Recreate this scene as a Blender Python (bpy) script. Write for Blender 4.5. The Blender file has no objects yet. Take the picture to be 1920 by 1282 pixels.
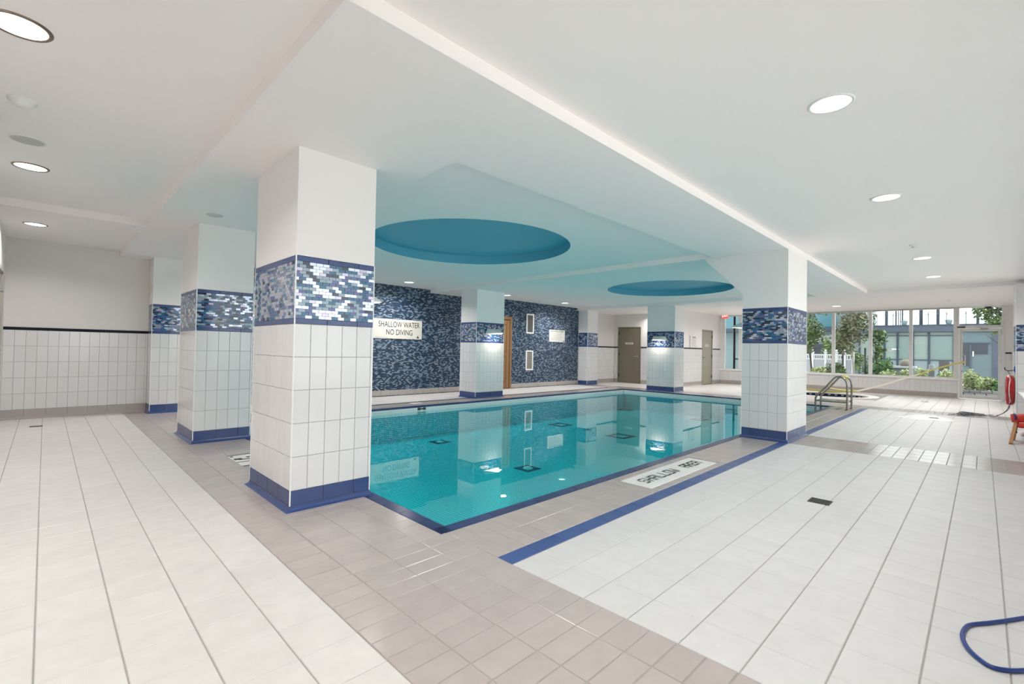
import bpy, bmesh, math, random
from mathutils import Vector, Matrix
random.seed(7)
SC = bpy.context.scene
COL = SC.collection
PI = math.pi

# ------------------------------------------------------------------ camera, sky, exposure
cam_d = bpy.data.cameras.new('camera'); cam = bpy.data.objects.new('camera', cam_d); COL.objects.link(cam)
cam_d.sensor_fit = 'HORIZONTAL'; cam_d.sensor_width = 36.0; cam_d.lens = 36.0 * 878.568 / 1920.0
cam_d.clip_start = 0.02; cam_d.clip_end = 400
yaw, pit, rol = math.radians(45.1087), math.radians(.9542), math.radians(1.0994)
fw = Vector((math.cos(yaw) * math.cos(pit), math.sin(yaw) * math.cos(pit), math.sin(pit)))
r0 = Vector((math.sin(yaw), -math.cos(yaw), 0)); u0 = r0.cross(fw)
rt = math.cos(rol) * r0 + math.sin(rol) * u0; up = -math.sin(rol) * r0 + math.cos(rol) * u0
mw = Matrix((rt, up, -fw)).transposed().to_4x4(); mw.translation = (0, 0, 1.2)
cam.matrix_world = mw
SC.camera = cam

world = bpy.data.worlds.new('overcast_sky'); SC.world = world; world.use_nodes = True
bg = world.node_tree.nodes['Background']
bg.inputs[0].default_value = (1.0, 0.985, 0.985, 1); bg.inputs[1].default_value = 3.9
LAMP = 16.0      # watts of one ceiling downlight
WARM = (1.0, 0.95, 0.915)
sun_d = bpy.data.lights.new('soft_sun', 'SUN'); sun_d.energy = 2.0; sun_d.angle = math.radians(25); sun_d.color = (1, .97, .92)
sun = bpy.data.objects.new('soft_sun', sun_d); COL.objects.link(sun)
sun.rotation_euler = (math.radians(42), 0, math.radians(60))
SC.view_settings.view_transform = 'Standard'; SC.view_settings.look = 'None'
SC.view_settings.gamma = 1; SC.view_settings.use_curve_mapping = False
SC.view_settings.exposure = -0.12
cy = SC.cycles
cy.use_denoising = True
try: cy.denoiser = 'OPENIMAGEDENOISE'
except Exception: pass
cy.max_bounces = 12; cy.diffuse_bounces = 7; cy.glossy_bounces = 5; cy.transmission_bounces = 6; cy.volume_bounces = 0; cy.transparent_max_bounces = 16
cy.sample_clamp_indirect = 6.0; cy.caustics_reflective = True; cy.caustics_refractive = True; cy.blur_glossy = 0.3

# ------------------------------------------------------------------ materials
def mat(name):
    m = bpy.data.materials.new(name); m.use_nodes = True
    nt = m.node_tree; b = nt.nodes['Principled BSDF']
    return m, nt, b
def plain(name, c, rough=.5, metal=0.0, spec=.5, bump=None, coat=0):
    m, nt, b = mat(name)
    b.inputs['Base Color'].default_value = (*c, 1); b.inputs['Roughness'].default_value = rough
    b.inputs['Metallic'].default_value = metal; b.inputs['Specular IOR Level'].default_value = spec
    b.inputs['Coat Weight'].default_value = coat
    if bump:
        scale, strength, dist = bump
        tc = nt.nodes.new('ShaderNodeTexCoord'); n = nt.nodes.new('ShaderNodeTexNoise'); n.inputs['Scale'].default_value = scale
        bp = nt.nodes.new('ShaderNodeBump'); bp.inputs['Strength'].default_value = strength; bp.inputs['Distance'].default_value = dist
        nt.links.new(tc.outputs['Object'], n.inputs['Vector']); nt.links.new(n.outputs[0], bp.inputs['Height']); nt.links.new(bp.outputs[0], b.inputs['Normal'])
    return m
def rnd_node(nt):
    oi = nt.nodes.new('ShaderNodeObjectInfo'); ge = nt.nodes.new('ShaderNodeNewGeometry')
    ad = nt.nodes.new('ShaderNodeMath'); ad.operation = 'ADD'; fr = nt.nodes.new('ShaderNodeMath'); fr.operation = 'FRACT'
    nt.links.new(oi.outputs['Random'], ad.inputs[0]); nt.links.new(ge.outputs['Random Per Island'], ad.inputs[1]); nt.links.new(ad.outputs[0], fr.inputs[0])
    return fr
def tile_mat(name, c1, c2, rough=.3, spec=.5, grain=None, mottle=0.0):
    """glazed tile whose tone differs a little from piece to piece"""
    m, nt, b = mat(name)
    fr = rnd_node(nt); mx = nt.nodes.new('ShaderNodeMix'); mx.data_type = 'RGBA'
    mx.inputs[6].default_value = (*c1, 1); mx.inputs[7].default_value = (*c2, 1)
    nt.links.new(fr.outputs[0], mx.inputs[0])
    out = mx.outputs[2]
    tc = nt.nodes.new('ShaderNodeTexCoord')
    if mottle:
        n = nt.nodes.new('ShaderNodeTexNoise'); n.inputs['Scale'].default_value = 9; n.inputs['Detail'].default_value = 5
        ge = nt.nodes.new('ShaderNodeNewGeometry'); nt.links.new(ge.outputs['Position'], n.inputs['Vector'])
        mm = nt.nodes.new('ShaderNodeMapRange'); mm.inputs['From Min'].default_value = .3; mm.inputs['From Max'].default_value = .7
        mm.inputs['To Min'].default_value = 1 - mottle; mm.inputs['To Max'].default_value = 1 + mottle * .4
        nt.links.new(n.outputs[0], mm.inputs[0])
        ml = nt.nodes.new('ShaderNodeVectorMath'); ml.operation = 'SCALE'
        nt.links.new(out, ml.inputs[0]); nt.links.new(mm.outputs[0], ml.inputs['Scale']); out = ml.outputs[0]
    nt.links.new(out, b.inputs['Base Color'])
    b.inputs['Roughness'].default_value = rough; b.inputs['Specular IOR Level'].default_value = spec
    if grain:
        v = nt.nodes.new('ShaderNodeTexVoronoi'); v.inputs['Scale'].default_value = grain[0]; v.inputs['Randomness'].default_value = .1
        bp = nt.nodes.new('ShaderNodeBump'); bp.inputs['Strength'].default_value = grain[1]; bp.inputs['Distance'].default_value = .002
        nt.links.new(tc.outputs['Object'], v.inputs['Vector']); nt.links.new(v.outputs[0], bp.inputs['Height']); nt.links.new(bp.outputs[0], b.inputs['Normal'])
    return m
def emit(name, c, s):
    m, nt, b = mat(name)
    b.inputs['Base Color'].default_value = (*c, 1); b.inputs['Emission Color'].default_value = (*c, 1); b.inputs['Emission Strength'].default_value = s
    return m
def grid_mat(name, ax, w, h, cols, mortar, joint=.0025, offset=0.0, rough=.15, ramp_pos=None, metal=0.0, bump=.3, coat=0.0):
    """brick-laid mosaic; ax = the two object axes spanning the surface, cols = tile tones picked per tile"""
    m, nt, b = mat(name)
    ge = nt.nodes.new('ShaderNodeNewGeometry'); sx = nt.nodes.new('ShaderNodeSeparateXYZ'); cx = nt.nodes.new('ShaderNodeCombineXYZ')
    nt.links.new(ge.outputs['Position'], sx.inputs[0])
    nt.links.new(sx.outputs[ax[0]], cx.inputs[0]); nt.links.new(sx.outputs[ax[1]], cx.inputs[1])
    br = nt.nodes.new('ShaderNodeTexBrick'); br.offset = offset; br.squash = 1
    br.inputs['Color1'].default_value = (0, 0, 0, 1); br.inputs['Color2'].default_value = (1, 1, 1, 1); br.inputs['Mortar'].default_value = (0, 0, 0, 1)
    br.inputs['Scale'].default_value = 1; br.inputs['Mortar Size'].default_value = joint; br.inputs['Mortar Smooth'].default_value = .1
    br.inputs['Brick Width'].default_value = w; br.inputs['Row Height'].default_value = h; br.inputs['Bias'].default_value = 0
    nt.links.new(cx.outputs[0], br.inputs['Vector'])
    rp = nt.nodes.new('ShaderNodeValToRGB'); rp.color_ramp.interpolation = 'CONSTANT'
    while len(rp.color_ramp.elements) < len(cols): rp.color_ramp.elements.new(.5)
    for i, c in enumerate(cols):
        e = rp.color_ramp.elements[i]; e.position = (ramp_pos[i] if ramp_pos else i / len(cols)); e.color = (*c, 1)
    nt.links.new(br.outputs['Color'], rp.inputs[0])
    mx = nt.nodes.new('ShaderNodeMix'); mx.data_type = 'RGBA'; mx.inputs[7].default_value = (*mortar, 1)
    nt.links.new(br.outputs['Fac'], mx.inputs[0]); nt.links.new(rp.outputs[0], mx.inputs[6]); nt.links.new(mx.outputs[2], b.inputs['Base Color'])
    b.inputs['Roughness'].default_value = rough; b.inputs['Metallic'].default_value = metal; b.inputs['Coat Weight'].default_value = coat
    if bump:
        bp = nt.nodes.new('ShaderNodeBump'); bp.inputs['Strength'].default_value = bump; bp.inputs['Distance'].default_value = .003; bp.invert = True
        nt.links.new(br.outputs['Fac'], bp.inputs['Height']); nt.links.new(bp.outputs[0], b.inputs['Normal'])
    return m
def glass_mat(name, tint=(.93, .97, .96)):
    m, nt, b = mat(name); nt.nodes.remove(b)
    o = [n for n in nt.nodes if n.type == 'OUTPUT_MATERIAL'][0]
    t = nt.nodes.new('ShaderNodeBsdfTransparent'); t.inputs[0].default_value = (*tint, 1)
    g = nt.nodes.new('ShaderNodeBsdfGlossy'); g.inputs['Roughness'].default_value = 0.02
    f = nt.nodes.new('ShaderNodeFresnel'); f.inputs[0].default_value = 1.35
    mx = nt.nodes.new('ShaderNodeMixShader')
    nt.links.new(f.outputs[0], mx.inputs[0]); nt.links.new(t.outputs[0], mx.inputs[1]); nt.links.new(g.outputs[0], mx.inputs[2]); nt.links.new(mx.outputs[0], o.inputs[0])
    return m
def water_mat(name, tint, dens):
    """still water: mirror by Fresnel on the surface, clear below, absorbing with depth"""
    m, nt, b = mat(name); nt.nodes.remove(b); N = nt.nodes.new; L = nt.links.new
    o = [n for n in nt.nodes if n.type == 'OUTPUT_MATERIAL'][0]
    t = N('ShaderNodeBsdfTransparent'); g = N('ShaderNodeBsdfGlossy'); g.inputs['Roughness'].default_value = 0.0; g.inputs['Color'].default_value = (1, 1, 1, 1)
    f = N('ShaderNodeFresnel'); ge = N('ShaderNodeNewGeometry'); ior = N('ShaderNodeMapRange')
    ior.inputs['To Min'].default_value = 1.33; ior.inputs['To Max'].default_value = 1 / 1.33
    L(ge.outputs['Backfacing'], ior.inputs[0]); L(ior.outputs[0], f.inputs['IOR'])
    sp = N('ShaderNodeSeparateXYZ'); L(ge.outputs['True Normal'], sp.inputs[0]); ab = N('ShaderNodeMath'); ab.operation = 'ABSOLUTE'; L(sp.outputs[2], ab.inputs[0])
    pz = N('ShaderNodeSeparateXYZ'); L(ge.outputs['Position'], pz.inputs[0]); tp = N('ShaderNodeMath'); tp.operation = 'GREATER_THAN'; tp.inputs[1].default_value = -.25; L(pz.outputs[2], tp.inputs[0])
    up_ = N('ShaderNodeMath'); up_.operation = 'GREATER_THAN'; up_.inputs[1].default_value = .5; L(ab.outputs[0], up_.inputs[0])
    k1 = N('ShaderNodeMath'); k1.operation = 'MULTIPLY'; k2 = N('ShaderNodeMath'); k2.operation = 'MULTIPLY'
    L(tp.outputs[0], k1.inputs[0]); L(up_.outputs[0], k1.inputs[1]); L(k1.outputs[0], k2.inputs[0]); L(f.outputs[0], k2.inputs[1])
    mx = N('ShaderNodeMixShader'); tc = N('ShaderNodeTexCoord'); n = N('ShaderNodeTexNoise'); n.inputs['Scale'].default_value = 1.6; n.inputs['Detail'].default_value = 3
    bp = N('ShaderNodeBump'); bp.inputs['Strength'].default_value = .012; bp.inputs['Distance'].default_value = .05
    L(tc.outputs['Object'], n.inputs['Vector']); L(n.outputs[0], bp.inputs['Height']); L(bp.outputs[0], g.inputs['Normal'])
    L(k2.outputs[0], mx.inputs[0]); L(t.outputs[0], mx.inputs[1]); L(g.outputs[0], mx.inputs[2]); L(mx.outputs[0], o.inputs['Surface'])
    v = N('ShaderNodeVolumeAbsorption'); v.inputs['Color'].default_value = (*tint, 1); v.inputs['Density'].default_value = dens; L(v.outputs[0], o.inputs['Volume'])
    return m

PAINT = plain('white_paint', (.87, .845, .84), .6, bump=(160, .05, .002))
CEIL = plain('ceiling_paint', (.93, .885, .875), .7, bump=(90, .06, .003))
WALLP = plain('wall_paint', (.76, .74, .71), .6, bump=(120, .05, .002))
DOMEBLUE = plain('blue_dome_paint', (.10, .40, .54), .55)
GROUT = plain('grey_grout', (.36, .345, .33), .9)
GROUTL = plain('light_grout', (.36, .35, .34), .9)
WTILE = tile_mat('white_wall_tile', (.76, .758, .765), (.725, .723, .73), .12)
FWHITE = tile_mat('white_floor_tile', (.635, .628, .632), (.605, .598, .602), .42, grain=(170, .25), mottle=.05)
FCREAM = tile_mat('cream_floor_tile', (.67, .645, .625), (.64, .615, .597), .42, grain=(170, .2), mottle=.06)
FTAN = tile_mat('tan_floor_tile', (.465, .408, .39), (.435, .383, .367), .2, mottle=.05)
BLUE = tile_mat('blue_tile', (.045, .08, .225), (.038, .068, .195), .18)
BLUEF = tile_mat('blue_floor_tile', (.052, .095, .27), (.044, .082, .24), .3, grain=(170, .3))
COPE = tile_mat('coping_tile', (.028, .05, .155), (.022, .04, .125), .22, spec=.3)
BLACKT = plain('black_trim_tile', (.008, .009, .018), .45, spec=.2)
BASET = tile_mat('taupe_base_tile', (.44, .40, .38), (.41, .37, .35), .25)
BEAD = plain('white_edge_trim', (.86, .86, .86), .4)
MOS = [plain('mosaic_teal', (.010, .12, .25), .15, .0, coat=.3), plain('mosaic_slate', (.085, .115, .31), .15, .0, coat=.3),
       plain('mosaic_silver', (.60, .64, .76), .18, .45, coat=.2), plain('mosaic_grey', (.27, .36, .44), .18, .1, coat=.2), plain('mosaic_lilac', (.50, .45, .58), .18, .4, coat=.2),
       plain('mosaic_navy', (.010, .022, .06), .12, .0, coat=.3)]
MOSG = plain('mosaic_grout', (.24, .28, .33), .8)
MOSWALL = grid_mat('blue_mosaic_wall', (0, 2), .06, .027, [(.010, .028, .065), (.022, .065, .14), (.15, .225, .32), (.29, .36, .44)], (.012, .022, .042), .003, .5, .3, [0, .38, .58, .82], bump=.4, coat=.0)
AQUA = [(.74, .89, .92), (.78, .92, .95), (.70, .86, .89)]
PFLOOR = grid_mat('pool_floor_mosaic', (0, 1), .045, .045, AQUA, (.12, .48, .56), .0055, 0, .3)
PWX = grid_mat('pool_wall_mosaic_x', (0, 2), .0365, .0365, AQUA, (.12, .48, .56), .0055, 0, .3)
PWY = grid_mat('pool_wall_mosaic_y', (1, 2), .0365, .0365, AQUA, (.12, .48, .56), .0055, 0, .3)
WLX = grid_mat('waterline_mosaic_x', (0, 2), .0365, .0365, [(.80, .82, .82)], (.42, .46, .47), .003, 0, .15)
WLY = grid_mat('waterline_mosaic_y', (1, 2), .0365, .0365, [(.80, .82, .82)], (.42, .46, .47), .003, 0, .15)
WATER = water_mat('pool_water', (.06, .94, .955), 1.35)
GLASS = glass_mat('window_glass')
ALU = plain('white_aluminium', (.74, .745, .74), .4)
ALUG = plain('grey_aluminium', (.42, .42, .42), .4, .3)
STEEL = plain('stainless_steel', (.36, .33, .29), .25, 1.0)
CHROME = plain('chrome', (.75, .75, .75), .12, 1.0)
BLACK = plain('black_plastic', (.015, .015, .016), .45)
DARKG = plain('dark_grey_metal', (.07, .07, .072), .5)
DOORP = plain('olive_door_paint', (.205, .175, .125), .45)
DOORP2 = plain('grey_olive_door_paint', (.33, .315, .25), .45)
DOORP3 = plain('grey_door_paint', (.42, .40, .36), .45)
WOOD = plain('cedar_wood', (.29, .15, .065), .5, bump=(40, .2, .002))
WOODD = plain('dark_cedar', (.16, .075, .03), .5)
SIGN = plain('cream_sign_board', (.74, .70, .64), .5)
INK = plain('black_ink', (.02, .018, .016), .6)
INKG = plain('grey_ink', (.36, .34, .31), .6)
WHITEP = plain('white_plastic', (.82, .82, .80), .4)
LENS = emit('lamp_lens', (1, .95, .86), 3.0)
LENSW = emit('sconce_lens', (1, .90, .78), 6.0)
RED = plain('red_vinyl', (.42, .012, .018), .25)
REDO = plain('red_fabric', (.62, .04, .03), .5)
NAVYS = plain('navy_strap', (.03, .04, .14), .6)
ROPEW = plain('white_rope', (.70, .70, .70), .8)
ROPED = plain('dark_rope', (.17, .18, .20), .8)
HOSE = plain('blue_hose', (.014, .045, .22), .35)
YEL = plain('yellow_tape', (.80, .73, .25), .5)
TAPEW = plain('pale_tape', (.86, .85, .72), .5)
EXITR = emit('exit_sign_red', (.85, .03, .015), .9)
EXITW = emit('exit_sign_letter', (1, .80, .72), 2.0)
VENTB = plain('vent_backing', (.085, .078, .07), .6)
VENTS = plain('vent_slat', (.40, .35, .30), .5)
MOSW = plain('white_mosaic_panel', (.78, .775, .765), .3)

# ------------------------------------------------------------------ mesh helpers
class MB:
    def __init__(s): s.v = []; s.f = []; s.m = []; s.mats = []; s.sm = []
    def mi(s, m):
        if m not in s.mats: s.mats.append(m)
        return s.mats.index(m)
    def add(s, vs, fs, m, smooth=False):
        o = len(s.v); k = s.mi(m); s.v += [tuple(p) for p in vs]
        for f in fs: s.f.append([i + o for i in f]); s.m.append(k); s.sm.append(smooth)
        return s
    def box(s, x0, y0, z0, x1, y1, z1, m):
        if x0 > x1: x0, x1 = x1, x0
        if y0 > y1: y0, y1 = y1, y0
        if z0 > z1: z0, z1 = z1, z0
        v = [(x0, y0, z0), (x1, y0, z0), (x1, y1, z0), (x0, y1, z0), (x0, y0, z1), (x1, y0, z1), (x1, y1, z1), (x0, y1, z1)]
        return s.add(v, [(0, 3, 2, 1), (4, 5, 6, 7), (0, 1, 5, 4), (1, 2, 6, 5), (2, 3, 7, 6), (3, 0, 4, 7)], m)
    def bevbox(s, x0, y0, z0, x1, y1, z1, m, b=.01):
        bm = bmesh.new(); bmesh.ops.create_cube(bm, size=1)
        for v in bm.verts: v.co = ((x0 + x1) / 2 + v.co.x * (x1 - x0), (y0 + y1) / 2 + v.co.y * (y1 - y0), (z0 + z1) / 2 + v.co.z * (z1 - z0))
        bmesh.ops.bevel(bm, geom=bm.edges[:], offset=b, segments=2, profile=.5, affect='EDGES')
        bm.verts.index_update()
        s.add([v.co[:] for v in bm.verts], [[v.index for v in f.verts] for f in bm.faces], m); bm.free(); return s
    def quad(s, a, b, c, d, m): return s.add([a, b, c, d], [(0, 1, 2, 3)], m)
    def tile(s, o, u, v, w, h, t, m, bev=.0025):
        """raised tile: o = corner on the finished face, n = u x v points outward"""
        u = Vector(u); v = Vector(v); n = u.cross(v); o = Vector(o)
        P = lambda a, b, c: (o + u * a + v * b + n * c)
        q = [P(0, 0, -t), P(w, 0, -t), P(w, h, -t), P(0, h, -t), P(0, 0, -bev), P(w, 0, -bev), P(w, h, -bev), P(0, h, -bev),
             P(bev, bev, 0), P(w - bev, bev, 0), P(w - bev, h - bev, 0), P(bev, h - bev, 0)]
        fs = [(8, 9, 10, 11)]
        for i in range(4):
            j = (i + 1) % 4
            fs += [(i, j, j + 4, i + 4), (i + 4, j + 4, j + 8, i + 8)]
        return s.add(q, fs, m)
    def brick(s, o, u, v, w, h, t, m):
        u = Vector(u); v = Vector(v); n = u.cross(v); o = Vector(o)
        P = lambda a, b, c: (o + u * a + v * b + n * c)
        q = [P(0, 0, -t), P(w, 0, -t), P(w, h, -t), P(0, h, -t), P(0, 0, 0), P(w, 0, 0), P(w, h, 0), P(0, h, 0)]
        return s.add(q, [(4, 5, 6, 7), (0, 1, 5, 4), (1, 2, 6, 5), (2, 3, 7, 6), (3, 0, 4, 7)], m)
    def lathe(s, c, prof, m, n=32, axis='z', smooth=True):
        """prof: (radius, height) pairs round an axis through c"""
        vs = []; fs = []
        for i in range(n):
            a = 2 * PI * i / n
            for r, h in prof:
                x, y = r * math.cos(a), r * math.sin(a)
                p = (x, y, h) if axis == 'z' else ((x, h, y) if axis == 'y' else (h, x, y))
                vs.append((c[0] + p[0], c[1] + p[1], c[2] + p[2]))
        k = len(prof)
        for i in range(n):
            j = (i + 1) % n
            for q in range(k - 1): fs.append((i * k + q, j * k + q, j * k + q + 1, i * k + q + 1))
        return s.add(vs, fs, m, smooth)
    def disc(s, c, r, m, n=32, axis='z', flip=False):
        vs = []
        for i in range(n):
            a = 2 * PI * i / n; x, y = r * math.cos(a), r * math.sin(a)
            p = (x, y, 0) if axis == 'z' else ((x, 0, y) if axis == 'y' else (0, x, y))
            vs.append((c[0] + p[0], c[1] + p[1], c[2] + p[2]))
        f = list(range(n)); f = f[::-1] if flip else f
        return s.add(vs, [f], m)
    def tube(s, pts, r, m, n=10, closed=False, caps=True):
        pts = [Vector(p) for p in pts]; vs = []; fs = []; N = len(pts); prev = None
        for i, p in enumerate(pts):
            a = pts[(i - 1) % N] if (i > 0 or closed) else p; b = pts[(i + 1) % N] if (i < N - 1 or closed) else p
            t = (b - a).normalized()
            if prev is None: x = t.orthogonal().normalized()
            else: x = (prev - t * prev.dot(t)); x = x.normalized() if x.length > 1e-6 else t.orthogonal().normalized()
            prev = x; y = t.cross(x); rr = r[i] if isinstance(r, (list, tuple)) else r
            for k in range(n):
                an = 2 * PI * k / n; vs.append(p + (x * math.cos(an) + y * math.sin(an)) * rr)
        for i in range(N if closed else N - 1):
            j = (i + 1) % N
            for k in range(n):
                l = (k + 1) % n; fs.append((i * n + k, i * n + l, j * n + l, j * n + k))
        if caps and not closed: fs.append(tuple(range(n))[::-1]); fs.append(tuple((N - 1) * n + k for k in range(n)))
        return s.add(vs, fs, m, True)
    def prism(s, poly, axis, a, b, m):
        """poly in the plane of the two other axes (cyclic order), extruded from a to b"""
        def P(q, h): return (h, q[0], q[1]) if axis == 'x' else ((q[0], h, q[1]) if axis == 'y' else (q[0], q[1], h))
        n = len(poly); vs = [P(q, a) for q in poly] + [P(q, b) for q in poly]
        fs = [tuple(range(n))[::-1], tuple(range(n, 2 * n))] + [(i, (i + 1) % n, (i + 1) % n + n, i + n) for i in range(n)]
        return s.add(vs, fs, m)
    def mesh(s, name, org=(0, 0, 0), fix=False):
        me = bpy.data.meshes.new(name)
        me.from_pydata([(p[0] - org[0], p[1] - org[1], p[2] - org[2]) for p in s.v], [], s.f)
        for m in s.mats: me.materials.append(m)
        me.polygons.foreach_set('material_index', s.m); me.polygons.foreach_set('use_smooth', s.sm)
        if fix:
            bm = bmesh.new(); bm.from_mesh(me); bmesh.ops.recalc_face_normals(bm, faces=bm.faces); bm.to_mesh(me); bm.free()
        me.update(); return me
    def build(s, name, parent=None, org=(0, 0, 0), fix=True, **kw):
        """a mesh object; org = world position of its origin"""
        o = bpy.data.objects.new(name, s.mesh(name, org, fix)); COL.objects.link(o)
        if parent is not None:
            o.parent = parent; po = world_loc(parent); o.location = Vector(org) - po
        else: o.location = org
        return tag(o, **kw)
def world_loc(o):
    l = Vector(o.location)
    while o.parent: o = o.parent; l += Vector(o.location)
    return l
def tag(o, label=None, cat=None, group=None, kind=None):
    if label: o['label'] = label
    if cat: o['category'] = cat
    if group: o['group'] = group
    if kind: o['kind'] = kind
    return o
def thing(name, loc, label, cat, group=None, kind=None):
    o = bpy.data.objects.new(name, None); COL.objects.link(o); o.location = loc; o.empty_display_size = .1
    return tag(o, label, cat, group, kind)
def inst(name, me, parent, loc, M3=None):
    o = bpy.data.objects.new(name, me); COL.objects.link(o); o.parent = parent
    l = Vector(loc) - world_loc(parent)
    if M3 is not None:
        m4 = M3.to_4x4(); m4.translation = l; o.matrix_basis = m4
    else: o.location = l
    return o
TC = {}
def tile_mesh(w, h, t, m, bev=.0025):
    k = (round(w, 4), round(h, 4), t, m.name, bev)
    if k not in TC: TC[k] = MB().tile((0, 0, 0), (1, 0, 0), (0, 1, 0), w, h, t, m, bev).mesh('tile')
    return TC[k]
def piece(name, parent, o, u, v, w, h, t, m, bev=.0025):
    u = Vector(u); v = Vector(v)
    return inst(name, tile_mesh(w, h, t, m, bev), parent, o, Matrix((u, v, u.cross(v))).transposed())
def field(o, u, v, ue, ve, joint, jv=None):
    """tile rectangles between the joint lines ue (along u) and ve (along v)"""
    o = Vector(o); u = Vector(u); v = Vector(v); jv = joint if jv is None else jv
    for j in range(len(ve) - 1):
        for i in range(len(ue) - 1):
            a0, a1, b0, b1 = ue[i] + joint / 2, ue[i + 1] - joint / 2, ve[j] + jv / 2, ve[j + 1] - jv / 2
            if a1 - a0 > .006 and b1 - b0 > .006: yield o + u * a0 + v * b0, a1 - a0, b1 - b0
def steps(a, b, s, start=None):
    """joint lines from a to b every s metres, first whole joint at start"""
    r = [a]; k = a + s if start is None else start
    while k <= a + 1e-4: k += s
    while k < b - .004: r.append(k); k += s
    r.append(b); return r
def text_mesh(txt, size, m, align='CENTER', extrude=.001, squash=1.0, space=1.0):
    cu = bpy.data.curves.new('text', 'FONT'); cu.body = txt; cu.size = size; cu.align_x = align; cu.align_y = 'CENTER'; cu.extrude = extrude; cu.space_character = space
    o = bpy.data.objects.new('text', cu); COL.objects.link(o); bpy.context.view_layer.update()
    me = bpy.data.meshes.new_from_object(o.evaluated_get(bpy.context.evaluated_depsgraph_get()))
    bpy.data.objects.remove(o); bpy.data.curves.remove(cu)
    for v in me.vertices: v.co.x *= squash
    me.materials.clear(); me.materials.append(m); return me
VX, VY, VZ = Vector((1, 0, 0)), Vector((0, 1, 0)), Vector((0, 0, 1))
def M3(u, v): u = Vector(u); v = Vector(v); return Matrix((u, v, u.cross(v))).transposed()
def rect_hole(mb, x0, y0, x1, y1, cx, cyy, r, z, m, n=96):
    """flat rectangle with a round hole"""
    ang = sorted(set([2 * PI * i / n for i in range(n)] + [math.atan2(y - cyy, x - cx) % (2 * PI) for x in (x0, x1) for y in (y0, y1)]))
    inn = []; out = []
    for a in ang:
        c, s = math.cos(a), math.sin(a); inn.append((cx + r * c, cyy + r * s, z))
        k = min([((x1 if c > 0 else x0) - cx) / c if abs(c) > 1e-9 else 1e9, ((y1 if s > 0 else y0) - cyy) / s if abs(s) > 1e-9 else 1e9])
        out.append((cx + k * c, cyy + k * s, z))
    N = len(ang); mb.add(inn + out, [(i, (i + 1) % N, (i + 1) % N + N, i + N) for i in range(N)], m)

XL, YB, XW, YR, XN, YN = -.45, 10.35, 19.55, -.60, 16.05, 7.57   # room planes: left, back, windows, right, nook, wall beside the nook
ZB, ZC = 2.665, 2.75                                           # underside of beams, ceiling
POOL = (1.955, 2.575, 13.33, 8.22)                              # water edge x0 y0 x1 y1
SPA = (17.25, 3.35, .98)
fr = lambda o, x=960: o
CAMP = Vector((0, 0, 1.2))
def seen(p):
    """the point lies inside the frame (with a margin)"""
    d = Vector(p) - CAMP; w = d.dot(fw)
    if w < .15: return False
    return abs(d.dot(rt) / w) < 1.12 and abs(d.dot(up) / w) < .76

# ------------------------------------------------------------------ floor
fl = MB()
Zg = -.004; px0, py0, px1, py1 = POOL[0] - .1, POOL[1] - .1, POOL[2] + .1, POOL[3] + .1
for a in [(XL - .2, YR - .3, px0, YB + .2), (px0, YR - .3, px1, py0), (px0, py1, px1, YB + .2), (px1, YR - .3, 15.6, YB + .2), (15.6, YR - .3, 18.9, 1.7), (15.6, 5.0, 18.9, YB + .2), (18.9, YR - .3, XW + .3, YB + .2)]:
    fl.quad((a[0], a[1], Zg), (a[2], a[1], Zg), (a[2], a[3], Zg), (a[0], a[3], Zg), GROUT)
rect_hole(fl, 15.6, 1.7, 18.9, 5.0, SPA[0], SPA[1], SPA[2], Zg, GROUT)
floor = fl.build('floor', fix=False, label='tiled pool hall floor, white and tan tiles with blue stripes', cat='floor', kind='structure')
def lay(name, rects, m, limit=300, bev=.0025):
    """rects: (corner, w, h) on the floor; the nearest in view are parts, the rest one mesh"""
    rects = list(rects)
    def key(r):
        c = (r[0][0] + r[1] / 2, r[0][1] + r[2] / 2, 0); return ((0 if seen(c) else 1), (Vector(c) - CAMP).length)
    rects.sort(key=key)
    n = 0; rest = MB()
    for o, w, h in rects:
        c = (o[0] + w / 2, o[1] + h / 2, 0)
        if n < limit and seen(c) and (Vector(c) - CAMP).length < 14: piece(name, floor, (o[0], o[1], 0), VX, VY, w, h, .006, m, bev); n += 1
        else: rest.tile((o[0], o[1], 0), VX, VY, w, h, .006, m, bev)
    if rest.v: rest.build(name + 's_beyond', floor, fix=False, kind='stuff')
def clip(rects, hole):
    for o, w, h in rects:
        if o[0] + w > hole[0] and o[0] < hole[2] and o[1] + h > hole[1] and o[1] < hole[3]: continue
        yield o, w, h
ML = .2412
yl = [.162 + ML * k for k in range(-3, 43)]; yl = [y for y in yl if y < YB - .03] + [YB - .03]
lay('cream_tile', field((0, 0, 0), VX, VY, [.962 - .2405 * k for k in range(5, -1, -1)][0:] and [-.44] + [.962 - .2405 * k for k in range(5, -1, -1)], yl, .005, .003), FCREAM)
# tan strip beside the columns
yt = [1.862 + .1215 * k for k in range(-20, 70)]; yt = [y for y in yt if YR < y < YB - .03] + [YB - .03]
tan = []
xs = [.962, 1.182, 1.425, 1.675, 1.886]
for r in field((0, 0, 0), VX, VY, xs, yt, .005):
    if r[0][1] > 2.42 and r[0][0] + r[1] > 1.87: r = (r[0], 1.845 - r[0][0], r[2])
    if 5.14 < r[0][1] + r[2] / 2 < 5.72 and r[0][0] > 1.40: continue
    if 5.14 < r[0][1] + r[2] / 2 < 5.72 and r[0][0] + r[1] > 1.41 and r[0][0] < 1.41: r = (r[0], 1.41 - r[0][0], r[2])
    tan.append(r)
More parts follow.
